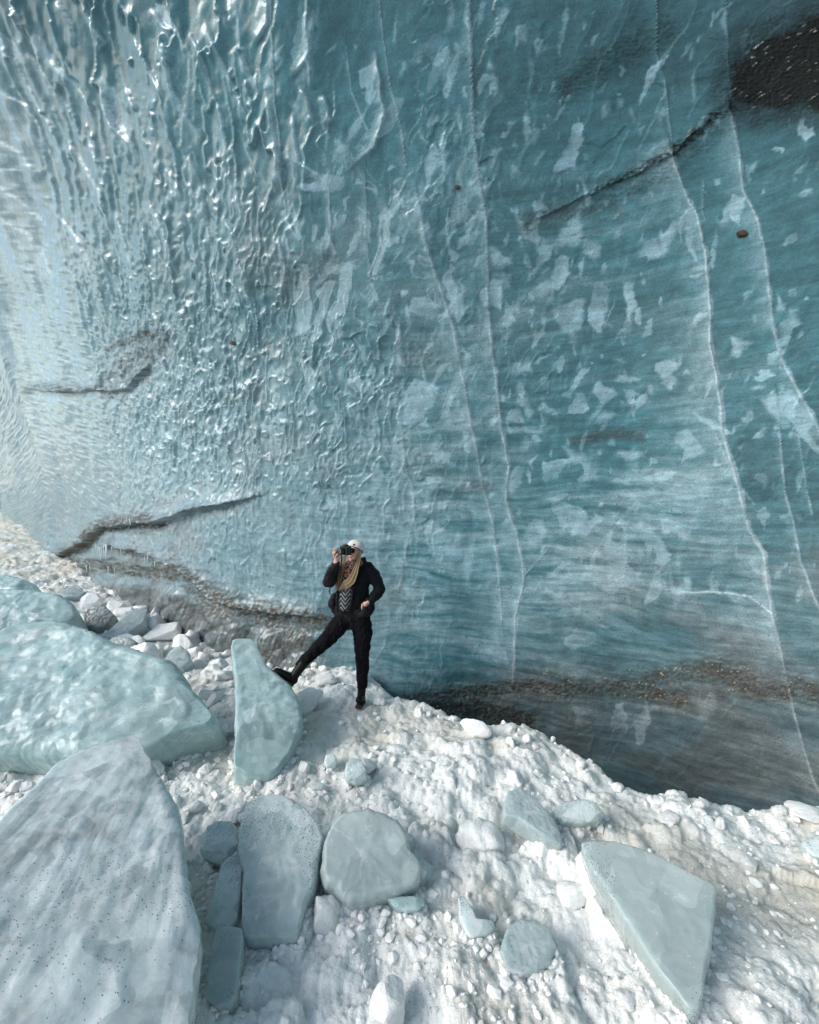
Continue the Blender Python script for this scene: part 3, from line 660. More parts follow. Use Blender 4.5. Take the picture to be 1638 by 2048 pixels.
# ------------------------------------------------------------------ big blocks: outline traced in a plane that has its own place and tilt
OUTL = []
def block(name, outline, anchor, normal, thick, mat, label, cat='ice block', group=None, p=3.2, seed=0, rough=.02, nfac=6, fac=.5, base_depth=None, front=.35, dz=0.0, NA=130, NR_=28, ridge=(0, 0), jag=.032):
    OUTL.append(outline); rg = np.random.default_rng(seed)
    A = on_ground(*anchor) if base_depth is None else at_px(anchor[0], anchor[1], base_depth)
    A = A + np.array([0, 0, dz])
    n = np.array(normal, float); n /= np.linalg.norm(n)
    e1 = np.cross([0, 0, 1.0], n); e1 = -e1/np.linalg.norm(e1)
    if e1[0] < 0: e1 = -e1
    e2 = np.cross(n, e1); e2 = e2 if e2[2] > 0 else -e2
    eye = np.array([0, 0, EYE]); S = []
    for (a, b) in outline:
        r = np.array([(a-CX)/F, 1, (CY-b)/F]); k = ((A-eye)@n)/(r@n)
        q = eye+r*k-A; S.append((q@e1, q@e2))
    S = np.array(S)
    # centre: area centroid
    x, y = S[:, 0], S[:, 1]; x2, y2 = np.roll(x, -1), np.roll(y, -1); cr2 = x*y2-x2*y; ar = cr2.sum()
    c = np.array([((x+x2)*cr2).sum(), ((y+y2)*cr2).sum()])/(3*ar)
    ang = np.linspace(0, 2*math.pi, NA, endpoint=False); rad = np.zeros(NA)
    for i, th in enumerate(ang):
        d = np.array([math.cos(th), math.sin(th)]); best = 0
        for j in range(len(S)):
            a0 = S[j]-c; e = S[(j+1) % len(S)]-S[j]
            den = d[0]*e[1]-d[1]*e[0]
            if abs(den) < 1e-9: continue
            t_ = (a0[0]*e[1]-a0[1]*e[0])/den; s_ = (a0[0]*d[1]-a0[1]*d[0])/den
            if t_ > 0 and -1e-6 <= s_ <= 1+1e-6: best = max(best, t_)
        rad[i] = best
    rad = rad*(1+.022*vn(np.arange(NA)*.55, np.zeros(NA)+seed, seed)+.012*vn(np.arange(NA)*1.3, np.zeros(NA)+seed, seed+1))
    kn = rg.integers(22, 34); rad = rad*(1+np.interp(np.arange(NA), np.linspace(0, NA, kn+1), np.r_[(kv := rg.uniform(-jag, jag, kn)), kv[0]]))
    size = math.sqrt(abs(ar)/2)
    rows = []
    rho = 1-(1-np.linspace(0, 1, NR_))**1.5
    nf = nfac*2+5; rr0 = np.sqrt(rg.uniform(0.02, 1.9, nf)); aa0 = rg.uniform(0, 6.28, nf)
    fp = np.stack([rr0*np.cos(aa0), rr0*np.sin(aa0)], 1); fj = rg.normal(0, .045, nf)*fac*2
    def shell(side):
        out = []
        for q in (rho if side > 0 else rho[::-1][1:]):
            sx = c[0]+rad*q*np.cos(ang); sy = c[1]+rad*q*np.sin(ang)
            pp = p*2.2; h = np.power(np.clip(1-q**pp, 0, 1), 1/pp)*np.ones(NA)
            ux = (sx-c[0])/size; uy = (sy-c[1])/size
            if side > 0:
                s_f = fac*.62; cap = np.full(NA, 9.0)
                for (fx0, fy0), jj in zip(fp, fj):
                    cap = np.minimum(cap, 1.0+jj-s_f*(fx0*fx0+fy0*fy0)-2*s_f*((ux-fx0)*fx0+(uy-fy0)*fy0))
                h = np.minimum(h, np.clip(cap, .12, 2)) if q < .97 else h*np.clip(cap, .12, 1)
                h = np.where(q >= .999, 0, h)
                hd = h*thick*front
            else:
                hd = -h*thick*(1-front)
            gx = ux*math.cos(ridge[0])+uy*math.sin(ridge[0]); gy = -ux*math.sin(ridge[0])+uy*math.cos(ridge[0])
            f1_, _, ch_, ox_, oy_ = voro(ux*1.5+seed+.4*fbm(ux*2, uy*2, 2, seed), uy*1.9+side*3, 900+seed)
            f12, _, _, _, _ = voro(ux*4.5+seed+.5*fbm(ux*3, uy*3, 2, seed+5), uy*4.5+side*3, 960+seed)
            nz = rough*size*(.7*fbm(ux*1.6+seed, uy*1.6+side*3, 3, 900+seed)+.7*np.minimum(f1_, .9)**2+.5*fbm(ux*9, uy*9, 3, 931+seed) + .35*np.minimum(f12, .9)**2) + ridge[1]*size*fbm(gx*1.1, gy*6+.6*fbm(gx, gy, 2, 3), 5, 940+seed, .6)
            w_ = np.clip((1-q)*6, 0, 1)
            hd = hd + nz*w_
            out.append(A+e1*sx[:, None]+e2*sy[:, None]+n*hd[:, None])
        return out
    rings = shell(1)+shell(-1)
    V = np.array(rings)
    org = A+e1*c[0]+e2*c[1]
    o = mesh_np(name, (V-org).reshape(-1, 3), grid_faces(len(rings), NA, wrap=True), mat)
    bm = bmesh.new(); bm.from_mesh(o.data); bmesh.ops.remove_doubles(bm, verts=bm.verts, dist=1e-5); bmesh.ops.recalc_face_normals(bm, faces=bm.faces)
    for f_ in bm.faces: f_.smooth = True
    bm.to_mesh(o.data); bm.free()
    o.location = org
    tag(o, label, cat, group)
    return o

block('ice_boulder', [(-60,1330),(0,1308),(30,1285),(60,1275),(95,1272),(128,1266),(150,1272),(185,1284),(215,1296),(260,1318),(305,1330),(330,1340),(365,1352),(378,1372),(388,1392),(410,1420),(440,1450),(446,1462),(436,1475),(400,1487),(360,1508),(320,1530),(260,1541),(180,1548),(90,1545),(0,1540),(-70,1540)],
      (200,1552), (.05,-.62,.80), 1.0, ICE_TEAL, 'huge teal ice boulder with grit specks and frosted top, left of the upright slab', 'ice boulder', seed=5, p=3.4, rough=.030, nfac=7, fac=.45, front=.30, dz=-.02, NA=220, NR_=70, ridge=(.3, .012), jag=.012)
block('ice_slab', [(459,1292),(480,1287),(500,1288),(513,1296),(515,1312),(526,1332),(538,1351),(560,1370),(584,1394),(600,1425),(606,1460),(596,1495),(580,1530),(560,1560),(540,1576),(515,1577),(490,1572),(466,1560),(470,1500),(472,1440),(470,1380),(463,1320)],
      (520,1580), (.12,-.42,.86), .34, ICE_TEAL, 'upright pale teal ice slab with the raised boot resting on its edge', 'ice slab', seed=8, p=4.5, rough=.030, nfac=5, fac=.5, front=.45, dz=-.02)
block('ice_boulder', [(-40,1205),(0,1202),(40,1204),(75,1206),(110,1210),(140,1214),(158,1226),(166,1246),(168,1262),(140,1272),(100,1270),(60,1285),(20,1290),(-40,1290)],
      (90,1300), (.1,-.6,.8), .9, ICE_TEAL, 'low teal ice boulder at the left edge, behind the huge teal boulder', 'ice boulder', seed=12, p=2.8, rough=.035, nfac=6, fac=.5, front=.4, dz=-.05)
block('ice_boulder', [(-30,1172),(0,1168),(30,1172),(60,1180),(86,1190),(96,1203),(60,1210),(0,1208),(-30,1208)],
      (40,1222), (.1,-.6,.8), .9, ICE_TEAL, 'smaller farthest teal ice boulder peeking over the low one at the left edge', 'ice boulder', seed=13, p=2.6, rough=.03, front=.4, dz=.0)
block('ice_slab', [(268,1527),(276,1540),(284,1570),(300,1605),(330,1660),(352,1700),(360,1760),(368,1830),(376,1890),(392,1940),(396,1990),(384,2060),(370,2200),(200,2240),(-160,2240),(-190,1980),(-60,1800),(20,1700),(75,1640),(110,1590),(160,1560),(220,1540)],
      (150,1800), (.20,-.22,1.0), .62, ICE_CLOUD, 'large cloudy grey slab with silt streaks filling the bottom left corner', 'ice slab', seed=21, p=7, rough=.013, nfac=9, fac=.62, base_depth=1.93, front=.48, NA=240, NR_=80, ridge=(1.05, .013), jag=.010)
block('ice_slab', [(498,1618),(530,1606),(565,1606),(600,1620),(625,1645),(642,1668),(650,1695),(640,1740),(632,1790),(612,1835),(600,1880),(598,1898),(560,1900),(520,1900),(492,1898),(486,1870),(488,1820),(490,1760),(478,1712),(486,1670),(490,1640)],
      (545,1905), (.0,-.42,.9), .22, ICE_CLEAR, 'glassy clear ice slab with a band of black grit, left of the dome-shaped block', 'ice slab', seed=24, p=5, rough=.045, nfac=5, fac=.5, front=.5, dz=.0)
block('ice_block', [(420,1660),(440,1650),(466,1648),(478,1665),(484,1700),(470,1725),(448,1738),(418,1728),(404,1712),(410,1690)],
      (445,1745), (-.1,-.5,.85), .18, ICE_CLEAR, 'small translucent ice lump left of the glassy slab with grit', seed=25, p=3.5, rough=.05)
block('ice_block', [(446,1740),(480,1705),(490,1740),(486,1800),(480,1850),(462,1872),(430,1866),(415,1850),(432,1800)],
      (455,1878), (-.1,-.45,.9), .16, ICE_CLEAR, 'dark greenish ice wedge between the cloudy slab and the glassy slab', seed=26, p=4, rough=.04)
block('ice_block', [(436,1866),(470,1862),(487,1868),(486,1910),(482,1955),(474,2000),(462,2022),(436,2026),(415,2014),(418,1960),(426,1905)],
      (448,2030), (.0,-.3,.95), .15, ICE_PALE, 'narrow pale brick-shaped ice block standing at the foot of the glassy slab', seed=27, p=7, rough=.02, nfac=3)
block('ice_block', [(690,1642),(712,1635),(740,1634),(770,1640),(795,1656),(812,1680),(820,1712),(836,1735),(845,1760),(836,1785),(800,1800),(765,1806),(730,1820),(700,1822),(668,1800),(648,1790),(640,1760),(645,1710),(655,1680),(672,1655)],
      (745,1826), (.05,-.55,.85), .30, ICE_SPECK, 'dome-shaped pale teal ice block peppered with black grit, amid the foreground rubble', seed=31, p=3.6, rough=.018, nfac=4, fac=.35, front=.45)
block('ice_block', [(772,1800),(800,1797),(830,1796),(848,1800),(850,1812),(835,1826),(810,1829),(788,1820)],
      (812,1834), (.0,-.6,.8), .16, ICE_TEAL, 'dark teal ice shard poking out from under the dome-shaped block', seed=32, p=3)
block('ice_slab', [(1158,1706),(1185,1700),(1230,1706),(1270,1716),(1320,1734),(1360,1752),(1400,1775),(1428,1792),(1426,1840),(1424,1900),(1412,1960),(1404,2010),(1392,2046),(1375,2048),(1350,2010),(1310,1960),(1275,1900),(1240,1850),(1205,1790),(1180,1750)],
      (1385,2052), (-.15,-.30,.95), .22, ICE_SPECK, 'big triangular speckled grey-green ice slab pointing down at the lower right', 'ice slab', seed=35, p=9, rough=.012, nfac=3, fac=.25, front=.4, dz=.04)
block('ice_block', [(1152,1722),(1165,1704),(1178,1722),(1196,1750),(1215,1775),(1228,1800),(1225,1815),(1205,1806),(1182,1788),(1160,1760)],
      (1200,1822), (-.3,-.45,.85), .14, CHUNK, 'white snow-crusted wedge against the upper left edge of the triangular slab', 'snow chunk', seed=36, p=3.5)
block('ice_block', [(1012,1592),(1035,1580),(1062,1600),(1085,1625),(1108,1650),(1122,1690),(1118,1702),(1090,1690),(1060,1666),(1030,1645),(1008,1640),(1004,1615)],
      (1090,1708), (.1,-.4,.9), .16, ICE_PALE, 'pale jagged ice plate slanting beside the dark green lump, right of the centre', seed=38, p=4, rough=.04)
block('ice_block', [(1108,1618),(1130,1608),(1165,1604),(1190,1612),(1206,1634),(1196,1652),(1160,1656),(1125,1652),(1108,1640)],
      (1155,1660), (.0,-.6,.8), .2, ICE_CLEAR, 'dark green glassy ice lump half sunk in snow, right of the jagged plate', seed=39, p=3, rough=.035)
block('ice_block', [(1010,1868),(1040,1846),(1070,1850),(1100,1870),(1112,1905),(1100,1935),(1075,1950),(1040,1962),(1010,1955),(1000,1910)],
      (1050,1968), (.0,-.35,.92), .14, ICE_PALE, 'pale cracked ice block half buried at the bottom, left of the triangular slab', seed=41, p=3.8, rough=.045)
block('ice_block', [(915,1800),(925,1795),(945,1825),(955,1850),(985,1846),(990,1862),(972,1876),(940,1884),(928,1868),(918,1840)],
      (950,1888), (.0,-.4,.9), .12, ICE_CLEAR, 'small green ice shard half buried below the white mound', seed=42, p=3)
block('ice_block', [(692,1530),(705,1518),(722,1522),(735,1545),(733,1565),(712,1574),(694,1566),(688,1548)],
      (712,1578), (.1,-.7,.7), .16, ICE_CLEAR, 'small glassy ice block among white clods below the standing boot', seed=43, p=3.4, rough=.05)
block('ice_block', [(652,1512),(668,1508),(676,1525),(668,1540),(652,1538),(648,1524)],
      (662,1543), (.1,-.7,.7), .1, ICE_CLEAR, 'tiny grey ice pebble just left of the small glassy block', seed=44, p=3)
block('ice_block', [(618,1572),(640,1568),(658,1576),(648,1584),(625,1582)], (638,1586), (.1,-.5,.85), .1, ICE_CLEAR, 'flat olive ice flake lying between the upright slab and the small glassy block', seed=45, p=3)
block('ice_block', [(1600,1690),(1630,1676),(1670,1690),(1670,1730),(1625,1722),(1608,1710)], (1635,1730), (-.2,-.5,.85), .16, ICE_CLEAR, 'grey ice lump cut by the right edge of the picture', seed=46, p=3)
block('ice_block', [(330,1330),(345,1306),(365,1297),(382,1312),(386,1330),(368,1346),(340,1350)], (360,1352), (.1,-.65,.75), .3, ICE_PALE, 'pale aqua ice block rising behind the right shoulder of the huge boulder', seed=47, p=3.2)
block('ice_block', [(250,1242),(275,1222),(298,1225),(290,1250),(262,1272),(225,1282),(205,1280)], (250,1284), (.1,-.6,.8), .3, ICE_PALE, 'light blue ice plate leaning among white blocks behind the huge boulder', seed=48, p=3.4)
block('ice_block', [(168,1232),(190,1222),(215,1218),(235,1238),(222,1256),(200,1266),(176,1262)], (200,1268), (.1,-.65,.75), .35, ICE_DIRTY, 'dark dirty ice block right of the low teal boulder', 'ice block', seed=49, p=2.8, rough=.06)
block('ice_block', [(212,1290),(235,1280),(262,1280),(280,1292),(275,1308),(262,1316),(235,1306)], (250,1318), (.1,-.65,.75), .3, ICE_DIRTY, 'dark dirty ice block poking up just behind the top of the huge boulder', 'ice block', seed=50, p=2.8, rough=.06)
block('ice_block', [(120,1186),(150,1180),(175,1188),(160,1200),(130,1202)], (150,1204), (.1,-.65,.75), .3, ICE_PALE, 'flat pale ice block behind the farthest boulder, at the foot of the bank', seed=51, p=2.8)

# ------------------------------------------------------------------ snow chunks
def ico(sub):
    bm = bmesh.new(); bmesh.ops.create_icosphere(bm, subdivisions=sub, radius=1)
    V = np.array([v.co[:] for v in bm.verts]); Fc = np.array([[v.index for v in f.verts] for f in bm.faces]); bm.free()
    return V, Fc
I3 = ico(4); I1 = ico(1); I2 = ico(2)
def chunk_verts(base, seed, p, nz=.05, npl=9, flat=.8):
    rg = np.random.default_rng(seed)
    n = rg.normal(size=(npl, 3)); n /= np.linalg.norm(n, axis=1)[:, None]
    n = np.vstack([n, -n[:3]]); dd = rg.uniform(.62, 1.0, len(n))
    q = np.clip(base@n.T/dd, 0, None)
    r = (np.power(q, p).sum(1)+1e-9)**(-1/p)
    r = np.clip(r, 0, 1.18)
    V = base*r[:, None]
    if nz: V = V*(1+nz*fbm(V[:, 0]*2+V[:, 2]*1.3+seed, V[:, 1]*2-V[:, 2], 4, seed)[:, None]*2.2)
    return V*np.array([1, 1, flat])
VAR_A = [mesh_np('chunk_source', chunk_verts(I3[0], 50+k, 70, .03, 7, .8), I3[1], CHUNK, smooth=False) for k in range(9)]      # angular
VAR_B = [mesh_np('chunk_source', chunk_verts(I3[0], 80+k, 11, .12, 9, .8), I3[1], CHUNK) for k in range(7)]       # rounded
for o in VAR_A+VAR_B: C.objects.unlink(o)
def put_chunk(px, py, w, kind, label, group=None, name='snow_chunk', cat='snow chunk', asp=(1, 1, 1), rot=None, sink=.35, var=None, mat=None):
    g = on_ground(px, py)
    r = w/2/F*g[1]
    src = (VAR_A if kind == 'a' else VAR_B); s = src[(var if var is not None else random.randrange(99)) % len(src)]
    o = s.copy(); o.name = name
    if mat:
        o.data = s.data.copy(); o.data.materials[0] = mat
    C.objects.link(o)
    o.scale = (r*asp[0], r*asp[1], r*asp[2])
    o.rotation_euler = rot if rot else (random.uniform(-.4, .4), random.uniform(-.4, .4), random.uniform(0, 6.28))
    o.location = (g[0], g[1], g[2]+r*asp[2]*.8*(1-2*sink)*.6)
    tag(o, label, cat, group)
    return o
# the ones one can point to
NAMED = [(296,1548,52,'a','white block wedged between the cloudy corner slab and the huge boulder',(1,.9,1.0)),
(960,1700,100,'b','large white snow mound lump at the middle of the slope below the crest',(1.2,.8,.75)),
(655,1850,80,'b','smooth rounded white lump tucked under the dome-shaped ice block',(.9,.9,1.2)),
(782,2040,80,'a','pointed white snow block at the bottom edge, just left of centre',(1,.9,1.2)),
(952,1468,56,'a','white boulder-like snow chunk on the crest, right of the standing boot',(1.1,.7,.75)),
(1296,1582,62,'a','white snow chunk standing on the crest against the dark ice, right half',(1.1,.8,.8)),
(1140,1800,62,'b','long white snow lump left of the triangular slab',(1.2,.7,.6)),
(1252,2012,44,'b','small bright white lump near the bottom, left of the slab tip',(1,.8,.7)),
(1340,1640,44,'b','low white lump below the crest chunk near the right edge',(1.3,.8,.5)),
(1500,1738,36,'a','angular white lump alone in the silty snow at the right',(1.2,.8,.8)),
(1440,1655,26,'b','little round white knob beneath the crest near the right edge',(.9,.9,1.2)),
(650,1365,44,'b','white snow lump on the slope between the two boots',(1.2,.9,.8)),
(612,1420,70,'b','grey-white clod beside the right edge of the upright slab',(1.1,.9,.8)),
(757,1408,24,'b','little white clod right next to the standing boot',(1,1,1)),
(1030,1560,34,'b','white clod in mid slope above the pale jagged plate',(1.2,.9,.8)),
(800,1670,34,'a','two-pronged white clod right of the dome-shaped block top',(1,.8,1)),
(730,1545,44,'b','white clod hugging the small glassy block on its right',(.9,.9,1)),
(508,1840,46,'a','white crust chunk on the left face of the glassy slab',(.6,.6,1.2)),
(560,1306,36,'a','white snow pinnacle rising behind the toe of the raised boot',(.7,.7,1.5)),
(286,1325,58,'a','tall white block directly behind the middle of the huge boulder',(.9,.8,1.1)),
(325,1275,64,'a','broad white block in the middle of the pile behind the huge boulder',(1.1,.9,.7)),
(380,1290,40,'a','upright white block at the right end of the pile behind the huge boulder',(.8,.8,1.2)),
(180,1212,44,'a','white cube-like block above the dark dirty ice block',(1,.9,.9)),
(150,1192,40,'a','white block at the far end of the pile, beside the cream bank',(1.1,.9,.8)),
(310,1242,30,'a','pointed white block against the grey foot of the ice wall',(.8,.8,1.3)),
(1610,1632,60,'b','white snow hump filling the gap at the right edge under the wall',(1.5,.8,.45)),
(1180,1440,10,'b','',None)]
for (px, py, w, k, lb, asp) in NAMED:
    if asp is None: continue
    put_chunk(px, py, w, k, lb, asp=asp, sink=.12, rot=(0, 0, 0) if px > 1600 else (random.uniform(-.25, .25), random.uniform(-.25, .25), random.uniform(0, 6.28)), var=2 if px > 1600 else None)
GROUPS = [
 ('a', 74, lambda r: (lambda t_: (170+t_*270+r.uniform(-30, 30), 1196+t_*105+r.uniform(-12, 55)))(r.random()), (15, 44), 'angular white snow block piled between the huge boulder and the wall', 'snow blocks piled behind the huge boulder'),
 ('a', 44, lambda r: (r.uniform(395, 470), r.uniform(1300, 1480)), (12, 38), 'white snow block between the huge boulder and the upright slab', 'snow blocks between boulder and upright slab'),
 ('a', 22, lambda r: (r.uniform(515, 650), r.uniform(1315, 1375)), (8, 22), 'white snow block behind the raised leg at the foot of the wall', 'snow blocks behind the raised leg'),
 ('b', 44, lambda r: (lambda t_: (t_, np.interp(t_, [760, 850, 950, 1100, 1180, 1260, 1340, 1500, 1600], [1395, 1418, 1450, 1480, 1530, 1575, 1600, 1615, 1635])+r.uniform(-2, 26)))(r.uniform(760, 1600)), (9, 30), 'white clod along the crest of the snow mound below the dark ice', 'clods along the crest'),
 ('b', 52, lambda r: (r.uniform(0, 320), r.uniform(1555, 1640)), (12, 34), 'rounded white clod below the huge boulder, left of the cloudy corner slab', 'clods below the huge boulder'),
 ('b', 40, lambda r: (r.uniform(300, 620), r.uniform(1490, 1660)), (12, 34), 'rounded white clod between the upright slab and the glassy slab', 'clods below the upright slab'),
]
ORD = ['largest', 'second largest', 'third largest', 'fourth largest', 'fifth largest', 'sixth largest', 'seventh largest', 'eighth largest']
for (k, nn, fn, (w0, w1), lb, gp) in GROUPS:
    rr = random.Random(len(gp)*7+nn); made = []
    for i in range(nn):
        x_, y_ = fn(rr)
        w_ = w0+(w1-w0)*rr.random()**2
        made.append((w_, x_, put_chunk(x_, y_, w_, k, lb, gp, asp=(rr.uniform(.8, 1.25), rr.uniform(.7, 1), rr.uniform(.7, 1.15)), sink=rr.uniform(.15, .45))))
    # the biggest of each group can be told apart by size and place
    made.sort(key=lambda q: -q[0]); shw = made[:8]; med = sorted(q[1] for q in made)
    for k_, (w_, x_, o_) in enumerate(shw):
        r_ = sum(1 for v_ in med if v_ < x_)/len(med)
        o_['label'] = ORD[k_]+' of the '+gp+', towards '+('the left end' if r_ < .33 else 'the middle' if r_ < .67 else 'the right end')
# countless crumbs, real lumps joined into one object
rg = np.random.default_rng(77)
nC = 2400
cxp = rg.uniform(-60, 1700, nC*3); cyp = CY+rg.uniform(250, 1080, nC*3)
dep = (EYE*F/(cyp-CY)); Xc = (cxp-CX)/F*dep; Yc = dep
okc = (Yc < np.interp(Xc, crest[:, 0], crest[:, 1])+.1) & (fbm(Xc*1.2, Yc*1.2, 3, 760)+rg.uniform(-.35, .35, nC*3) > -.02)
Xc = Xc[okc][:nC]; Yc = Yc[okc][:nC]
# more of them gathered against the foot of every block
ex = []
for ol in OUTL:
    ol_ = np.array(ol, float); my = ol_[:, 1].max(); per = ol_.shape[0]
    for k in range(per):
        a_, b_ = ol_[k], ol_[(k+1) % per]
        if (a_[1]+b_[1])/2 < ol_[:, 1].mean() or a_[1] > 2060: continue
        for q in range(int(np.hypot(*(b_-a_))/3.0)+1):
            p_ = a_+(b_-a_)*rg.random()+rg.normal(0, 4.0, 2)+[0, 3]
            d_ = EYE*F/max(p_[1]-CY, 60); ex.append(((p_[0]-CX)/F*d_, d_))
ex = np.array(ex); nA = len(Xc)
Xc = np.r_[Xc, ex[:, 0]]; Yc = np.r_[Yc, ex[:, 1]]; nC = len(Xc)
Zc = gz(Xc, Yc)
Rc = (0.006+np.where(np.arange(nC) >= nA, .028, .030)*rg.random(nC)**np.where(np.arange(nC) >= nA, 1.4, 4.0))*np.interp(Yc, [1, 3, 6], [.55, 1, 1.5])
bV, bF = I1
vs = [chunk_verts(bV, 300+k, 30, 0, 6, .8) for k in range(24)]
allV = np.empty((nC, len(bV), 3))
for i in range(nC):
    a_ = rg.uniform(0, 6.28); ca, sa = math.cos(a_), math.sin(a_)
    v = vs[i % 24]*rg.uniform(.7, 1.3, 3); v = np.stack([v[:, 0]*ca-v[:, 1]*sa, v[:, 0]*sa+v[:, 1]*ca, v[:, 2]], 1)
    allV[i] = v*Rc[i]+[Xc[i], Yc[i], Zc[i]+Rc[i]*.1]
Fa = (bF[None]+(np.arange(nC)*len(bV))[:, None, None]).reshape(-1, 3)
cr_o = mesh_np('snow_crumbs', allV.reshape(-1, 3), Fa, CHUNK, smooth=False)
tag(cr_o, 'countless small crumbs of snow and ice strewn over the rubble floor', None, None, 'stuff')

# ------------------------------------------------------------------ things frozen into or lying on the ice
def wall_at(px, py):
    d = (PX-px)**2+(PY-py)**2; k = np.unravel_index(np.argmin(d), d.shape)
    return P2[k], N0[k]
def plain(name, col, rough=.6, bumpd=.01, sc=20, **kw):
    m = NT(name); obj = m.n('TexCoord').outputs['Object']
    n1 = m.noise(obj, sc, 5, .6)
    c = m.mix(1.0, (*col, 1), m.ramp(n1, [(.3, .65), (.7, 1.3)]), 'MULTIPLY')
    m.p(col=c, rough=rough, nrm=m.bump(n1, bumpd, .6), **kw)
    return m.m
STONE = plain('brown_stone', (.075, .048, .034), .7, .01, 30); DSTONE = plain('dark_stone', (.06, .055, .05), .7, .02, 8)
def stone(p, n, r, mat, label, seed, asp=(1, .5, .7), rz=0, name='stone'):
    v = chunk_verts(I2[0], seed, 14, .05, 6, 1)
    o = mesh_np(name, v, I2[1], mat, smooth=False); o.scale = (r*asp[0], r*asp[1], r*asp[2]); o.rotation_euler = (0, rz, 0)
    o.location = p; tag(o, label, 'stone'); return o
for (px, py, w, sd, lb, asp) in [(1481,469,22,401,'rust-brown triangular stone frozen into the wall between two long cracks',(1,.6,.6)),
                                 (461,686,14,402,'small rust-brown stone frozen into the scalloped ice at the left',(1,.6,.6)), (916,375,13,403,'small dark stone frozen into the ice near the top of the middle crack',(1,.6,.6))]:
    p_, n_ = wall_at(px, py); stone(p_+n_*.01, n_, w/2/F*p_[1], STONE if sd != 403 else DSTONE, lb, sd, asp, .4)
for (px, py, w, sd, lb, asp) in [(-6,992,34,405,'dark rock pile at the far left edge where the wall ends',(1,1,1.2)), (4,1042,16,406,'small dark rock on the bank below the rock pile at the far left edge',(1.3,1,.7))]:
    g = on_ground(px, max(py, 1040)); d_ = 17.0
    q = at_px(px, py, d_); stone(q, None, w/2/F*d_, DSTONE, lb, sd, asp, .2)
ICL = NT('icicle_ice'); ICL.p(col=(.75, .82, .80, 1), rough=.12, spec=.6, sss=.3, rad=(.03, .04, .05), coat=.5, crough=.05); ICL = ICL.m
def icicle(px, py, L, w):
    p_, n_ = wall_at(px, py); s_ = p_[1]/F
    k = 7; rings = []
    for i in range(9):
        q = i/8; r = w/2*s_*((1-q)**.8*(1+.12*math.sin(q*19+px)))+.0006
        for a_ in range(k): rings.append((math.cos(a_*2*math.pi/k)*r+.1*w*s_*math.sin(q*5+px), math.sin(a_*2*math.pi/k)*r, -q*L*s_))
    o = mesh_np('icicle', rings, grid_faces(9, k, wrap=True), ICL, parent=wall)
    o.location = p_+n_*.05+np.array([0, 0, .02])
for (px, py, L, w) in [(203,1090,18,3),(208,1092,22,3),(212,1094,27,3.4),(216,1094,24,3),(222,1090,17,3),(226,1088,30,4),(230,1088,24,3.2),(234,1092,16,3),(243,1094,12,2.4),(286,1036,14,3),(276,1036,9,2.4),(150,1128,14,2.6),(160,1130,18,2.8),
                       (180,1131,16,3),(190,1132,12,2.5),(220,1134,16,3),(232,1137,12,2.6),(287,1112,18,3),(309,1118,20,3.2),(316,1110,15,2.5),(118,1090,9,2.2),(104,1082,10,2.2),(262,1098,9,2.2),(272,1102,8,2.2)]:
    icicle(px, py, L, w)
# ------------------------------------------------------------------ the person with the camera
PD = 4.5
def W_(zx, zy, dd=0.0):
    """world point from the pixel grid of an enlargement of the photo (5.12 x, corner 500, 1050), at the person's distance"""
    return Vector(at_px(500+zx/5.12, 1050+zy/5.12, PD+dd))
FOOT = W_(1130, 1828)
person = bpy.data.objects.new('person', None); C.objects.link(person); person.location = FOOT
tag(person, 'person in black jacket and white beanie taking a photo, one boot on the ice slab', 'person')
def cloth(name, col, rough=.8, sc=60, bd=.004, spec=.2, **kw):
    m = NT(name); obj = m.n('TexCoord').outputs['Object']
    n1 = m.noise(obj, sc, 4, .6); n0 = m.noise(obj, 9, 4, .55)
    c = m.mix(1.0, (*col, 1), m.ramp(n1, [(.3, .7), (.7, 1.3)]), 'MULTIPLY')
    m.p(col=c, rough=rough, nrm=m.bump(m.math('ADD', m.math('MULTIPLY', n0, .9), m.math('MULTIPLY', n1, .25)), bd*4, .5), spec=spec, **kw); return m.m
M_JACK = cloth('black_puffer', (.0035, .004, .006), .7, 40, .006, sheen=.05)
M_TROU = cloth('black_cloth', (.003, .003, .004), .9, 80, .005)
M_BOOT = cloth('black_leather', (.006, .0055, .005), .5, 50, .002)
M_SOLE = cloth('rubber_sole', (.045, .038, .034), .6, 50, .002)
M_SKIN = cloth('skin', (.62, .36, .29), .5, 30, .0005, sss=.15, rad=(.02, .008, .005), ssc=.5)
M_LIP = cloth('lip', (.50, .16, .15), .4, 30, .0003)
M_HAT = NT('white_knit'); o_ = M_HAT.n('TexCoord').outputs['Object']
wv = M_HAT.n('TexWave', {'Vector': o_, 'Scale': 34.0, 'Distortion': 1.5, 'Detail': 2.0}).outputs['Fac']
M_HAT.p(col=M_HAT.mix(wv, (.62, .60, .54), (.82, .81, .76)), rough=.9, nrm=M_HAT.bump(wv, .006, .7)); M_HAT = M_HAT.m
M_HAIR = NT('blonde_hair'); hr = M_HAIR.n('HairInfo') if False else None
oa = M_HAIR.attr('strand').outputs['Fac']
M_HAIR.p(col=M_HAIR.ramp(oa, [(0, (.045, .025, .012)), (.35, (.15, .085, .04)), (.7, (.32, .20, .10)), (1, (.52, .38, .22))]), rough=.42, spec=.5); M_HAIR = M_HAIR.m
M_BLK = plain('black_plastic', (.012, .012, .013), .35, .001, 90); M_GREYP = plain('grey_metal', (.30, .29, .28), .35, .0005, 60)
M_GLASS = NT('dark_lens'); M_GLASS.p(col=(.012, .010, .010, 1), rough=.05, spec=.6, coat=.8, crough=.03); M_GLASS = M_GLASS.m
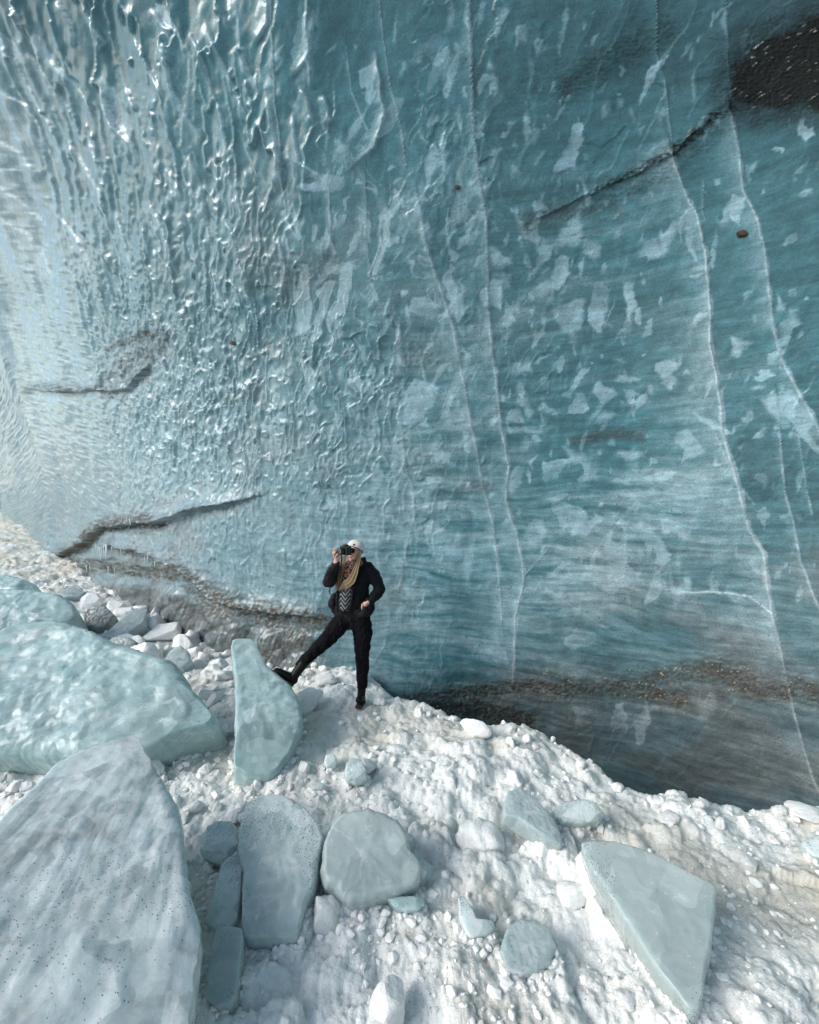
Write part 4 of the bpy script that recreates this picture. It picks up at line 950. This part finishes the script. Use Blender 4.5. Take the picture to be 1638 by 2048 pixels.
M_FRONT = NT('camera_glass'); M_FRONT.p(col=(.16, .13, .14, 1), rough=.08, spec=.8, coat=1.0, crough=.02); M_FRONT = M_FRONT.m
M_SCARF = NT('red_brown_scarf'); o_ = M_SCARF.n('TexCoord').outputs['Object']
M_SCARF.p(col=M_SCARF.ramp(M_SCARF.noise(o_, 60, 3, .6), [(.35, (.10, .02, .015)), (.5, (.22, .07, .04)), (.62, (.40, .28, .18))]), rough=.95); M_SCARF = M_SCARF.m

class Soft:
    """capsules and ellipsoids, later fused by a voxel remesh into one continuous surface"""
    def __init__(s): s.v = []; s.f = []; s.k = 0
    def add(s, V, Fq):
        s.v.append(np.array(V)); s.f += [tuple(i+s.k for i in f) for f in Fq]; s.k += len(V)
    def ell(s, c, r, rot=None, n=16):
        V = []; Fq = []
        for i in range(n+1):
            th = math.pi*i/n
            for j in range(n*2):
                ph = math.pi*j/n
                p = Vector((r[0]*math.sin(th)*math.cos(ph), r[1]*math.sin(th)*math.sin(ph), r[2]*math.cos(th)))
                if rot is not None: p = rot @ p
                V.append((Vector(c)+p)[:])
        m_ = n*2
        for i in range(n):
            for j in range(m_):
                a, b, c2, d = i*m_+j, i*m_+(j+1) % m_, (i+1)*m_+(j+1) % m_, (i+1)*m_+j
                Fq.append((a, d, c2, b))
        s.add(V, Fq)
    def tube(s, pts, rad, k=14, flat=1.0, sub=6, cap=True):
        """smooth tube through pts with radii; flat scales the depth axis"""
        P_ = cr([p[:] for p in pts], sub) if len(pts) > 2 else np.linspace(pts[0][:], pts[1][:], sub+1)
        R__ = np.interp(np.linspace(0, len(pts)-1, len(P_)), np.arange(len(pts)), rad)
        T_ = np.gradient(P_, axis=0); T_ /= np.linalg.norm(T_, axis=1)[:, None]+1e-12
        ref = np.array([0, 1.0, 0]); V = []; Fq = []
        for i in range(len(P_)):
            a = ref - T_[i]*(ref@T_[i]); 
            if np.linalg.norm(a) < 1e-3: a = np.cross(T_[i], [1, 0, 0])
            a /= np.linalg.norm(a); b = np.cross(T_[i], a)
            for j in range(k):
                q = 2*math.pi*j/k
                V.append(P_[i]+R__[i]*(a*math.cos(q)*flat+b*math.sin(q)))
        n = len(P_)
        for i in range(n-1):
            for j in range(k):
                Fq.append((i*k+j, i*k+(j+1) % k, (i+1)*k+(j+1) % k, (i+1)*k+j))
        if cap:
            Fq.append(tuple(range(k))[::-1]); Fq.append(tuple((n-1)*k+j for j in range(k)))
        s.add(V, Fq)
        if cap:
            for e, r in ((0, R__[0]), (-1, R__[-1])):
                s.ell(P_[e], (r*.98, r*.98*flat, r*.98), n=8)
    def build(s, name, mat, parent, voxel=.008, smooth=3, fold=None, obj_smooth=True, origin=None):
        V = np.concatenate(s.v); org = np.array((origin or FOOT)[:])
        me = bpy.data.meshes.new(name); me.from_pydata((V-org).tolist(), [], s.f); me.materials.append(mat)
        for p in me.polygons: p.use_smooth = True
        o = bpy.data.objects.new(name, me); C.objects.link(o)
        if voxel:
            r = o.modifiers.new('fuse', 'REMESH'); r.mode = 'VOXEL'; r.voxel_size = voxel; r.use_smooth_shade = True
            if smooth:
                q = o.modifiers.new('relax', 'SMOOTH'); q.iterations = smooth; q.factor = .5
            if fold:
                tx = bpy.data.textures.new(name+'_folds', 'CLOUDS'); tx.noise_scale = fold[1]; tx.noise_depth = 2
                d = o.modifiers.new('folds', 'DISPLACE'); d.texture = tx; d.strength = fold[0]; d.mid_level = .5; d.texture_coords = 'LOCAL'
        o.parent = parent
        if parent is None or origin: o.location = org if parent is None else np.array(origin[:])-np.array(parent.location[:])
        return o

# --- body: head, neck, torso, limbs and hands in one surface
B = Soft()
H = W_(1072, 268, .0)
rot = Matrix.Rotation(R_(-22), 3, 'Z') @ Matrix.Rotation(R_(-4), 3, 'X')
def hp(x, y, z): return H + rot @ Vector((x, y, z))
B.ell(H, (.073, .092, .100), rot)
B.ell(hp(0, -.030, -.045), (.055, .062, .066), rot)           # jaw
B.ell(hp(0, -.072, -.088), (.024, .022, .020), rot)           # chin
B.tube([hp(0, -.088, .012), hp(0, -.100, -.015), hp(0, -.108, -.030)], [.008, .011, .012], 10)   # nose
for s_ in (-1, 1):
    B.ell(hp(.036*s_, -.070, -.028), (.022, .018, .018), rot)  # cheeks
    B.ell(hp(.030*s_, -.078, .012), (.013, .012, .009), rot)   # eyelids under the glasses
    B.ell(hp(.074*s_, .002, -.005), (.010, .018, .030), rot)   # ears
B.ell(hp(0, -.082, .030), (.050, .016, .010), rot)            # brow
B.tube([W_(1070, 335, .03), W_(1068, 440, .03)], [.050, .056])
B.tube([W_(1072, 450, .02), W_(1068, 600, .02), W_(1050, 780, .02), W_(1045, 930, .02)], [.10, .11, .105, .12], flat=.7)
B.tube([W_(950, 470), W_(815, 590, -.12), W_(885, 372, -.20)], [.045, .040, .026])
B.tube([W_(1225, 470), W_(1335, 665, .02), W_(1200, 800, -.10)], [.045, .040, .026])
B.tube([W_(1120, 980), W_(1150, 1300), W_(1150, 1640, .03)], [.085, .055, .034])
B.tube([W_(960, 960), W_(730, 1225, -.21), W_(520, 1435, -.37)], [.085, .055, .034])
# image-left hand: palm under the camera, fingers round the lens barrel
wr = W_(893, 385, -.20)
B.ell(W_(885, 325, -.225), (.028, .020, .044), Matrix.Rotation(R_(-6), 3, 'Y'))
B.tube([wr, W_(888, 350, -.21)], [.025, .026], 10)
for (a, b, c_, r) in [((868, 300), (858, 262), (876, 228), .0095), ((868, 318), (852, 285), (866, 250), .0095), ((870, 335), (858, 306), (874, 276), .0090), ((884, 345), (880, 318), (898, 296), .0082)]:
    B.tube([W_(*a, -.235), W_(*b, -.262), W_(*c_, -.285)], [r, r*.95, r*.78], 9, sub=5)
B.tube([W_(902, 335, -.22), W_(922, 312, -.235), W_(934, 296, -.20)], [.011, .010, .009], 9, sub=5)
# image-right hand slipping into the jacket pocket
B.ell(W_(1174, 822, -.135), (.026, .017, .038), Matrix.Rotation(R_(8), 3, 'Y'))
B.tube([W_(1205, 795, -.12), W_(1180, 815, -.135)], [.023, .024], 10)
for k_, dx in enumerate((-20, -7, 6, 19)):
    B.tube([W_(1172+dx*.8, 850, -.14), W_(1172+dx*.65, 885, -.135), W_(1174+dx*.45, 915, -.11)], [.0092, .0088, .0075], 9, sub=5)
B.tube([W_(1152, 815, -.15), W_(1146, 845, -.155), W_(1152, 868, -.15)], [.0105, .0095, .0085], 9, sub=5)
body = B.build('body', M_SKIN, person, voxel=.0048, smooth=2)
L_ = Soft(); L_.tube([hp(-.020, -.089, -.056), hp(0, -.096, -.058), hp(.020, -.089, -.056)], [.003, .0062, .003], 8, flat=.8, sub=5); L_.build('lips', M_LIP, person, voxel=None)

# --- jacket
J = Soft()
secs = [(1082, 425, .085), (1085, 455, .135), (1080, 520, .158), (1070, 600, .158), (1062, 690, .163), (1052, 770, .180), (1045, 840, .195), (1048, 888, .200)]
J.tube([W_(x, y, .02) for x, y, r in secs], [r for _, _, r in secs], 26, flat=.66, sub=5)
J.tube([W_(870, 740, -.02), W_(850, 800, -.02), W_(872, 880, -.02)], [.045, .055, .040], 12, flat=.8)
J.tube([W_(960, 452, .01), W_(880, 520, -.06), W_(806, 583, -.13), W_(838, 480, -.17), W_(885, 392, -.20)], [.072, .070, .064, .054, .038], 14, sub=6)
J.tube([W_(1205, 452, .01), W_(1275, 540, .02), W_(1320, 660, .02), W_(1265, 745, -.05), W_(1212, 792, -.10)], [.075, .072, .064, .052, .040], 14, sub=6)
for a in np.linspace(0, 2*math.pi, 12, endpoint=False):          # collar and thrown-back hood
    J.ell(W_(1085+78*math.cos(a), 408-26*max(0, math.cos(a))+8*math.sin(a), .03-.07*math.sin(a)*1.0), (.036, .036, .040), n=8)
J.ell(W_(1160, 385, .08), (.045, .06, .060)); J.ell(W_(1110, 400, .12), (.09, .05, .07))
J.tube([W_(1225, 905, -.06), W_(1170, 905, -.105), W_(1100, 890, -.105)], [.03, .035, .03], 12)
J.tube([W_(1240, 760, -.02), W_(1245, 830, -.01), W_(1235, 885, 0)], [.035, .035, .03], 12)
jacket = J.build('jacket', M_JACK, person, voxel=.008, smooth=4, fold=(.034, .06))
tz = Soft(); tz.tube([W_(1045, 470, -.125), W_(1055, 600, -.130), W_(1045, 740, -.140), W_(1018, 880, -.135)], [.012, .012, .012, .010], 8, flat=.8); tz.tube([W_(905, 640, -.115), W_(890, 760, -.135), W_(895, 880, -.130)], [.010, .012, .010], 8)
tz.build('zip_placket', M_JACK, person, voxel=None)
fl = Soft(); fl.tube([W_(1178, 862, -.170), W_(1165, 905, -.165), W_(1125, 925, -.150)], [.030, .034, .03], 12, flat=.45); fl.tube([W_(1215, 850, -.15), W_(1190, 905, -.16)], [.028, .03], 12, flat=.45); fl.build('pocket_flap', M_JACK, person, voxel=.006, smooth=2)
pk = Soft(); pk.tube([W_(1140, 800, -.140), W_(1150, 850, -.150), W_(1185, 905, -.140)], [.006, .007, .006], 8); pk.build('pocket_welt', M_JACK, person, voxel=None)

# --- patterned sweater showing in the open jacket
m = NT('zigzag_knit'); obj = m.n('SeparateXYZ', {0: m.n('TexCoord').outputs['Object']})
px_ = m.math('MULTIPLY', obj.outputs[0], 22.0); tri = m.math('PINGPONG', px_, 1.0)
zz = m.math('FRACT', m.math('ADD', m.math('MULTIPLY', obj.outputs[2], 22.0), m.math('MULTIPLY', tri, 1.3)))
mask = m.math('MULTIPLY', m.math('GREATER_THAN', m.math('ADD', zz, m.math('MULTIPLY', m.noise(m.n('TexCoord').outputs['Object'], 45, 2), .5)), .92), m.math('GREATER_THAN', m.noise(m.n('TexCoord').outputs['Object'], 30, 2), .36))
m.p(col=m.mix(mask, (.022, .022, .024), (.27, .27, .26)), rough=.95)
rows_ = []
for i in range(14):
    q = i/13; y_ = 430+(880-430)*q
    xl = np.interp(y_, [430, 640, 760, 880], [985, 912, 900, 925]); xr_ = np.interp(y_, [430, 640, 760, 880], [1075, 1052, 1040, 1005])
    for j in range(9):
        s_ = j/8; d_ = -.100-.026*math.sin(math.pi*s_)-.018*q
        rows_.append(W_(xl+(xr_-xl)*s_, y_, d_)-FOOT)
sw = mesh_np('sweater', [r[:] for r in rows_], grid_faces(14, 9), m.m, parent=person)
sd = sw.modifiers.new('thickness', 'SOLIDIFY'); sd.thickness = .012; sd.offset = 0
# --- scarf
S_ = Soft(); rr = random.Random(5)
for k in range(34):
    a = rr.uniform(0, 1); S_.ell(W_(1010+rr.uniform(-55, 45)*(1-.5*a), 395+a*190, -.10-.02*a+rr.uniform(-.015, .015)), (.026, .020, .020), Matrix.Rotation(rr.uniform(0, 3), 3, 'Y'), n=8)
S_.tube([W_(1010, 392, -.06), W_(1070, 405, -.09), W_(1130, 385, -.05)], [.03, .035, .03], 10)
S_.build('scarf', M_SCARF, person, voxel=.007, smooth=1, fold=(.01, .02))

# --- trousers
Tr = Soft()
Tr.ell(W_(1050, 925, .02), (.185, .12, .10))
Tr.tube([W_(1135, 950, .01), W_(1146, 1100, .0), W_(1147, 1210, -.01), W_(1150, 1320, -.01), W_(1152, 1450, .02), W_(1150, 1560, .03), W_(1152, 1632, .03)], [.104, .094, .084, .073, .067, .062, .060], 18, sub=6)
Tr.tube([W_(965, 960, .0), W_(870, 1080, -.09), W_(770, 1190, -.18), W_(680, 1275, -.25), W_(590, 1365, -.32), W_(520, 1440, -.38)], [.106, .092, .077, .067, .058, .052], 18, sub=6)
Tr.tube([W_(1230, 1010, .0), W_(1236, 1120, .0), W_(1225, 1250, 0)], [.015, .018, .012], 10)     # leg pocket
trousers = Tr.build('trousers', M_TROU, person, voxel=.008, smooth=3, fold=(.032, .05))

# --- boots
b1 = Soft()
b1.tube([W_(1148, 1610, .03), W_(1143, 1700, .02), W_(1138, 1765, .01)], [.047, .043, .043], 16)
b1.tube([W_(1146, 1782, .02), W_(1130, 1783, -.06), W_(1116, 1790, -.13)], [.042, .042, .037], 14, flat=1.0)
bo = b1.build('boot', M_BOOT, person, voxel=.006, smooth=2)
b2 = Soft(); b2.tube([W_(1144, 1814, .03), W_(1128, 1816, -.06), W_(1114, 1818, -.14)], [.044, .046, .040], 12); s2 = b2.build('sole', M_SOLE, bo, voxel=None)
for v in s2.data.vertices: v.co.z = v.co.z*.32+(W_(1130, 1822).z-FOOT.z)*.68
tb = Soft(); tb.tube([W_(1180, 1640, .06), W_(1205, 1638, .08)], [.008, .006], 8, sub=3); tb.build('pull_tab', M_BOOT, bo, voxel=None)
c1 = Soft()
c1.tube([W_(540, 1425, -0.380), W_(490, 1490, -0.400), W_(455, 1545, -0.420)], [.050, .046, .044], 16)
c1.tube([W_(448, 1585, -0.420), W_(385, 1548, -0.445), W_(320, 1515, -0.470), W_(268, 1492, -0.480)], [.043, .039, .034, .029], 16, flat=1.0)
bo2 = c1.build('boot', M_BOOT, person, voxel=.006, smooth=2); bo2['label'] = 'raised black boot seen from its sole side'
c2 = Soft(); c2.tube([W_(425, 1628, -0.430), W_(370, 1592, -0.450), W_(305, 1552, -0.472), W_(243, 1504, -0.485)], [.027, .024, .026, .022], 12, flat=1.7)
c2.build('sole', M_SOLE, bo2, voxel=None)
c3 = Soft()
for q in np.linspace(.05, .95, 8):
    p_ = W_(418+(238-418)*q, 1642+(1512-1642)*q, -.44-.05*q); c3.tube([p_+Vector((0, -.040, 0)), p_+Vector((0, .040, 0))], [.008, .008], 6, sub=2)
c3.build('tread', M_SOLE, bo2, voxel=None)
c4 = Soft(); c4.tube([W_(505, 1515, -0.310), W_(525, 1540, -0.310)], [.009, .006], 8, sub=3); c4.build('pull_tab', M_BOOT, bo2, voxel=None)

# --- beanie with turned-up edge and small tag
V = []; nn, mm = 22, 40
up = (rot @ Vector((.16, .50, 1.0))).normalized(); ax = up.orthogonal().normalized(); ay_ = up.cross(ax)
cen = hp(.004, .016, .040)
prof_h = [(.093, -.028), (.097, -.022), (.098, -.010), (.0965, .002), (.093, .006), (.093, .016), (.089, .030), (.080, .046), (.064, .060), (.042, .070), (.020, .075), (.002, .076)]
ph_ = cr([(a, b, 0) for a, b in prof_h], 3)
for (r, z, _) in ph_:
    for j in range(mm):
        a = 2*math.pi*j/mm; rr_ = r*(1+.012*math.cos(a*20))
        V.append((cen+ax*math.cos(a)*rr_*.95+ay_*math.sin(a)*rr_*.95+up*z-FOOT)[:])
hat = mesh_np('beanie', V, grid_faces(len(ph_), mm, wrap=True), M_HAT, parent=person)
sd = hat.modifiers.new('thickness', 'SOLIDIFY'); sd.thickness = .007
eb = Soft()
ring = []
for j in range(41):
    a = 2*math.pi*j/40; ring.append(cen+ax*math.cos(a)*.0895+ay_*math.sin(a)*.0895+up*(-.029))
eb.tube(ring, [.0035]*41, 6, sub=1, cap=False); eb.build('beanie_lining', M_BLK, hat, voxel=None)
tg = bmesh.new(); bmesh.ops.create_cube(tg, size=1); me = bpy.data.meshes.new('beanie_tag'); tg.to_mesh(me); tg.free(); me.materials.append(M_BLK)
to = bpy.data.objects.new('beanie_tag', me); C.objects.link(to); to.parent = hat; to.scale = (.022, .006, .016); to.location = W_(1067, 202, -.108)-FOOT; to.rotation_euler = (R_(12), R_(5), R_(-10))

# --- hair: long blonde strands over both sides of the chest
hv = []; hf = []; hs = []; kk = 0; rr = random.Random(9)
def strand(pts, r, tone):
    global kk
    P_ = cr([p[:] for p in pts], 5); n = len(P_)
    T_ = np.gradient(P_, axis=0); T_ /= np.linalg.norm(T_, axis=1)[:, None]+1e-12
    for i in range(n):
        a = np.cross(T_[i], [0, 1, 0]); a /= np.linalg.norm(a)+1e-9; b = np.cross(T_[i], a)
        q = i/(n-1); ri = r*(.55+.45*math.sin(math.pi*min(1, q*1.6+.1)) if q < .6 else max(.08, (1-q)*2.2))
        for j in range(5):
            w = 2*math.pi*j/5; hv.append((P_[i]+ri*(a*math.cos(w)+b*math.sin(w)*.7)-np.array(FOOT[:])).tolist()); hs.append(tone)
    for i in range(n-1):
        for j in range(5): hf.append((kk+i*5+j, kk+i*5+(j+1) % 5, kk+(i+1)*5+(j+1) % 5, kk+(i+1)*5+j))
    kk += n*5
for k in range(170):
    a = rr.uniform(-1, 1); b = rr.uniform(-1, 1); t_ = rr.random()**.8
    e = rr.uniform(.86, 1.0)
    strand([W_(1128+8*a, 262+10*b, -.045), W_(1122+14*a, 330, -.075+.012*b), W_(1092+24*a, 430+10*b, -.125+.012*b), W_(1062+36*a, 510, -.145+.014*b), W_(1018+48*a, 585+10*a, -.155+.012*b),
            W_(965+42*a+(1-e)*60, 625+12*b+a*14, -.160), W_(925+22*a+(1-e)*200, 668-(1-e)*200, -.155)], rr.uniform(.0014, .0040), t_)
for k in range(120):
    a = rr.uniform(-1, 1); b = rr.uniform(-1, 1); t_ = rr.random()
    e = rr.uniform(.8, 1.0)
    strand([W_(1012+10*a, 262, -.055), W_(965+18*a, 318, -.085), W_(948+26*a, 400, -.125+.01*b), W_(928+26*a, 480, -.145+.012*b), W_(915+22*a, 560, -.150+.01*b), W_(895+18*a, 625, -.150), W_(876+14*a, 690*e, -.140)], rr.uniform(.0014, .0036), t_*.85)
for k in range(40):
    a = rr.uniform(-1, 1); b = rr.uniform(-1, 1)
    strand([W_(985+30*a, 560, -.15), W_(960+26*a, 600, -.158), W_(925+24*a, 650, -.158), W_(905+15*a, 672, -.15)], rr.uniform(.003, .005), rr.random())
hair = mesh_np('hair', hv, hf, M_HAIR, parent=person)
vattr(hair.data, 'strand', np.array(hs, f32), 'FLOAT')

# --- sunglasses
g = Soft()
def disc(c, r, n_, name, mat, th=.004, parent=person):
    bm = bmesh.new(); bmesh.ops.create_cone(bm, cap_ends=True, segments=28, radius1=r, radius2=r, depth=th)
    me = bpy.data.meshes.new(name); bm.to_mesh(me); bm.free(); me.materials.append(mat)
    o = bpy.data.objects.new(name, me); C.objects.link(o); o.parent = parent; o.location = c-FOOT; o.rotation_euler = n_.to_track_quat('Z', 'Y').to_euler(); return o
fr = Soft()
lc = [hp(s_*.033, -.104, .008) for s_ in (-1, 1)]
for s_, c_ in zip((-1, 1), lc):
    pts = [c_+rot @ Vector((math.cos(a)*.0255, .006*abs(math.cos(a))*(1 if math.cos(a)*s_ > 0 else 0), math.sin(a)*.0255)) for a in np.linspace(0, 2*math.pi, 25)]
    fr.tube(pts, [.0022]*25, 6, sub=1, cap=False)
    fr.tube([c_+rot @ Vector((s_*.025, .004, .006)), hp(s_*.074, -.03, .012), hp(s_*.078, .005, .008)], [.002]*3, 6, sub=3)
fr.tube([lc[0]+rot @ Vector((.024, 0, .006)), hp(0, -.108, .018), lc[1]+rot @ Vector((-.024, 0, .006))], [.0022]*3, 6, sub=3)
sg_ = fr.build('sunglasses', M_BLK, person, voxel=None)
for c_ in lc: disc(c_, .0245, rot @ Vector((0, -1, 0)), 'dark_lens', M_GLASS, .003, sg_)

# --- the camera: a thing of its own, held to the eye
camo = bpy.data.objects.new('camera', None); C.objects.link(camo)
cc = W_(965, 262, -.205); camo.location = cc
tag(camo, 'black camera held up to the eye of the person in the white beanie', 'camera')
cr_m = Matrix.Rotation(R_(-38), 3, 'Z')          # lens axis turned to the picture's left
def bxp(name, c, s, mat, parent=camo, bev=.006, rz=-38):
    bm = bmesh.new(); bmesh.ops.create_cube(bm, size=1)
    for v in bm.verts: v.co = Vector((v.co.x*s[0], v.co.y*s[1], v.co.z*s[2]))
    bmesh.ops.bevel(bm, geom=bm.edges[:], offset=bev, segments=3, affect='EDGES')
    me = bpy.data.meshes.new(name); bm.to_mesh(me); bm.free(); me.materials.append(mat)
    o = bpy.data.objects.new(name, me); C.objects.link(o); o.parent = parent; o.location = cr_m @ Vector(c); o.rotation_euler = (0, 0, R_(rz)); return o
cb = bxp('camera_body', (0, .02, 0), (.125, .052, .088), M_BLK)
bxp('viewfinder', (.0, .018, .048), (.045, .055, .026), M_BLK)
bxp('grip', (.052, .0, -.005), (.026, .070, .078), M_BLK, bev=.010)
bxp('eyecup', (.01, .055, .03), (.04, .022, .03), M_BLK)
def cyl(name, y0, y1, r, mat, parent=camo):
    bm = bmesh.new(); bmesh.ops.create_cone(bm, cap_ends=True, segments=32, radius1=r, radius2=r, depth=abs(y1-y0))
    bmesh.ops.bevel(bm, geom=[e for e in bm.edges if len(e.link_faces) == 2 and e.calc_face_angle(0) > 1], offset=.002, segments=2, affect='EDGES')
    me = bpy.data.meshes.new(name); bm.to_mesh(me); bm.free(); me.materials.append(mat)
    for p in me.polygons: p.use_smooth = len(p.vertices) == 4
    o = bpy.data.objects.new(name, me); C.objects.link(o); o.parent = parent
    d = cr_m @ Vector((0, -1, 0)); o.location = (d*(-(y0+y1)/2))+cr_m @ Vector((-.010, 0, -.002)); o.rotation_euler = d.to_track_quat('Z', 'Y').to_euler(); return o
ln = cyl('lens', -.010, -.070, .036, M_BLK); cyl('zoom_ring', -.025, -.045, .038, M_GREYP if False else M_BLK, camo); cyl('lens_rim', -.068, -.074, .0355, M_GREYP, camo); cyl('front_glass', -.0735, -.0755, .026, M_FRONT, camo); cyl('inner_ring', -.073, -.0748, .031, M_BLK, camo)
cyl('shutter_button', .0, .0, .001, M_BLK) if False else None
st_ = Soft(); st_.tube([W_(935, 305, -.16), W_(935, 400, -.175), W_(925, 520, -.178), W_(905, 640, -.165), W_(870, 700, -.13), W_(832, 714, -.09), W_(815, 690, -.07), W_(822, 630, -.08)], [.0055]*8, 8, flat=1.3, sub=8)
so_ = st_.build('camera_strap', M_BLK, camo, voxel=None, origin=cc)
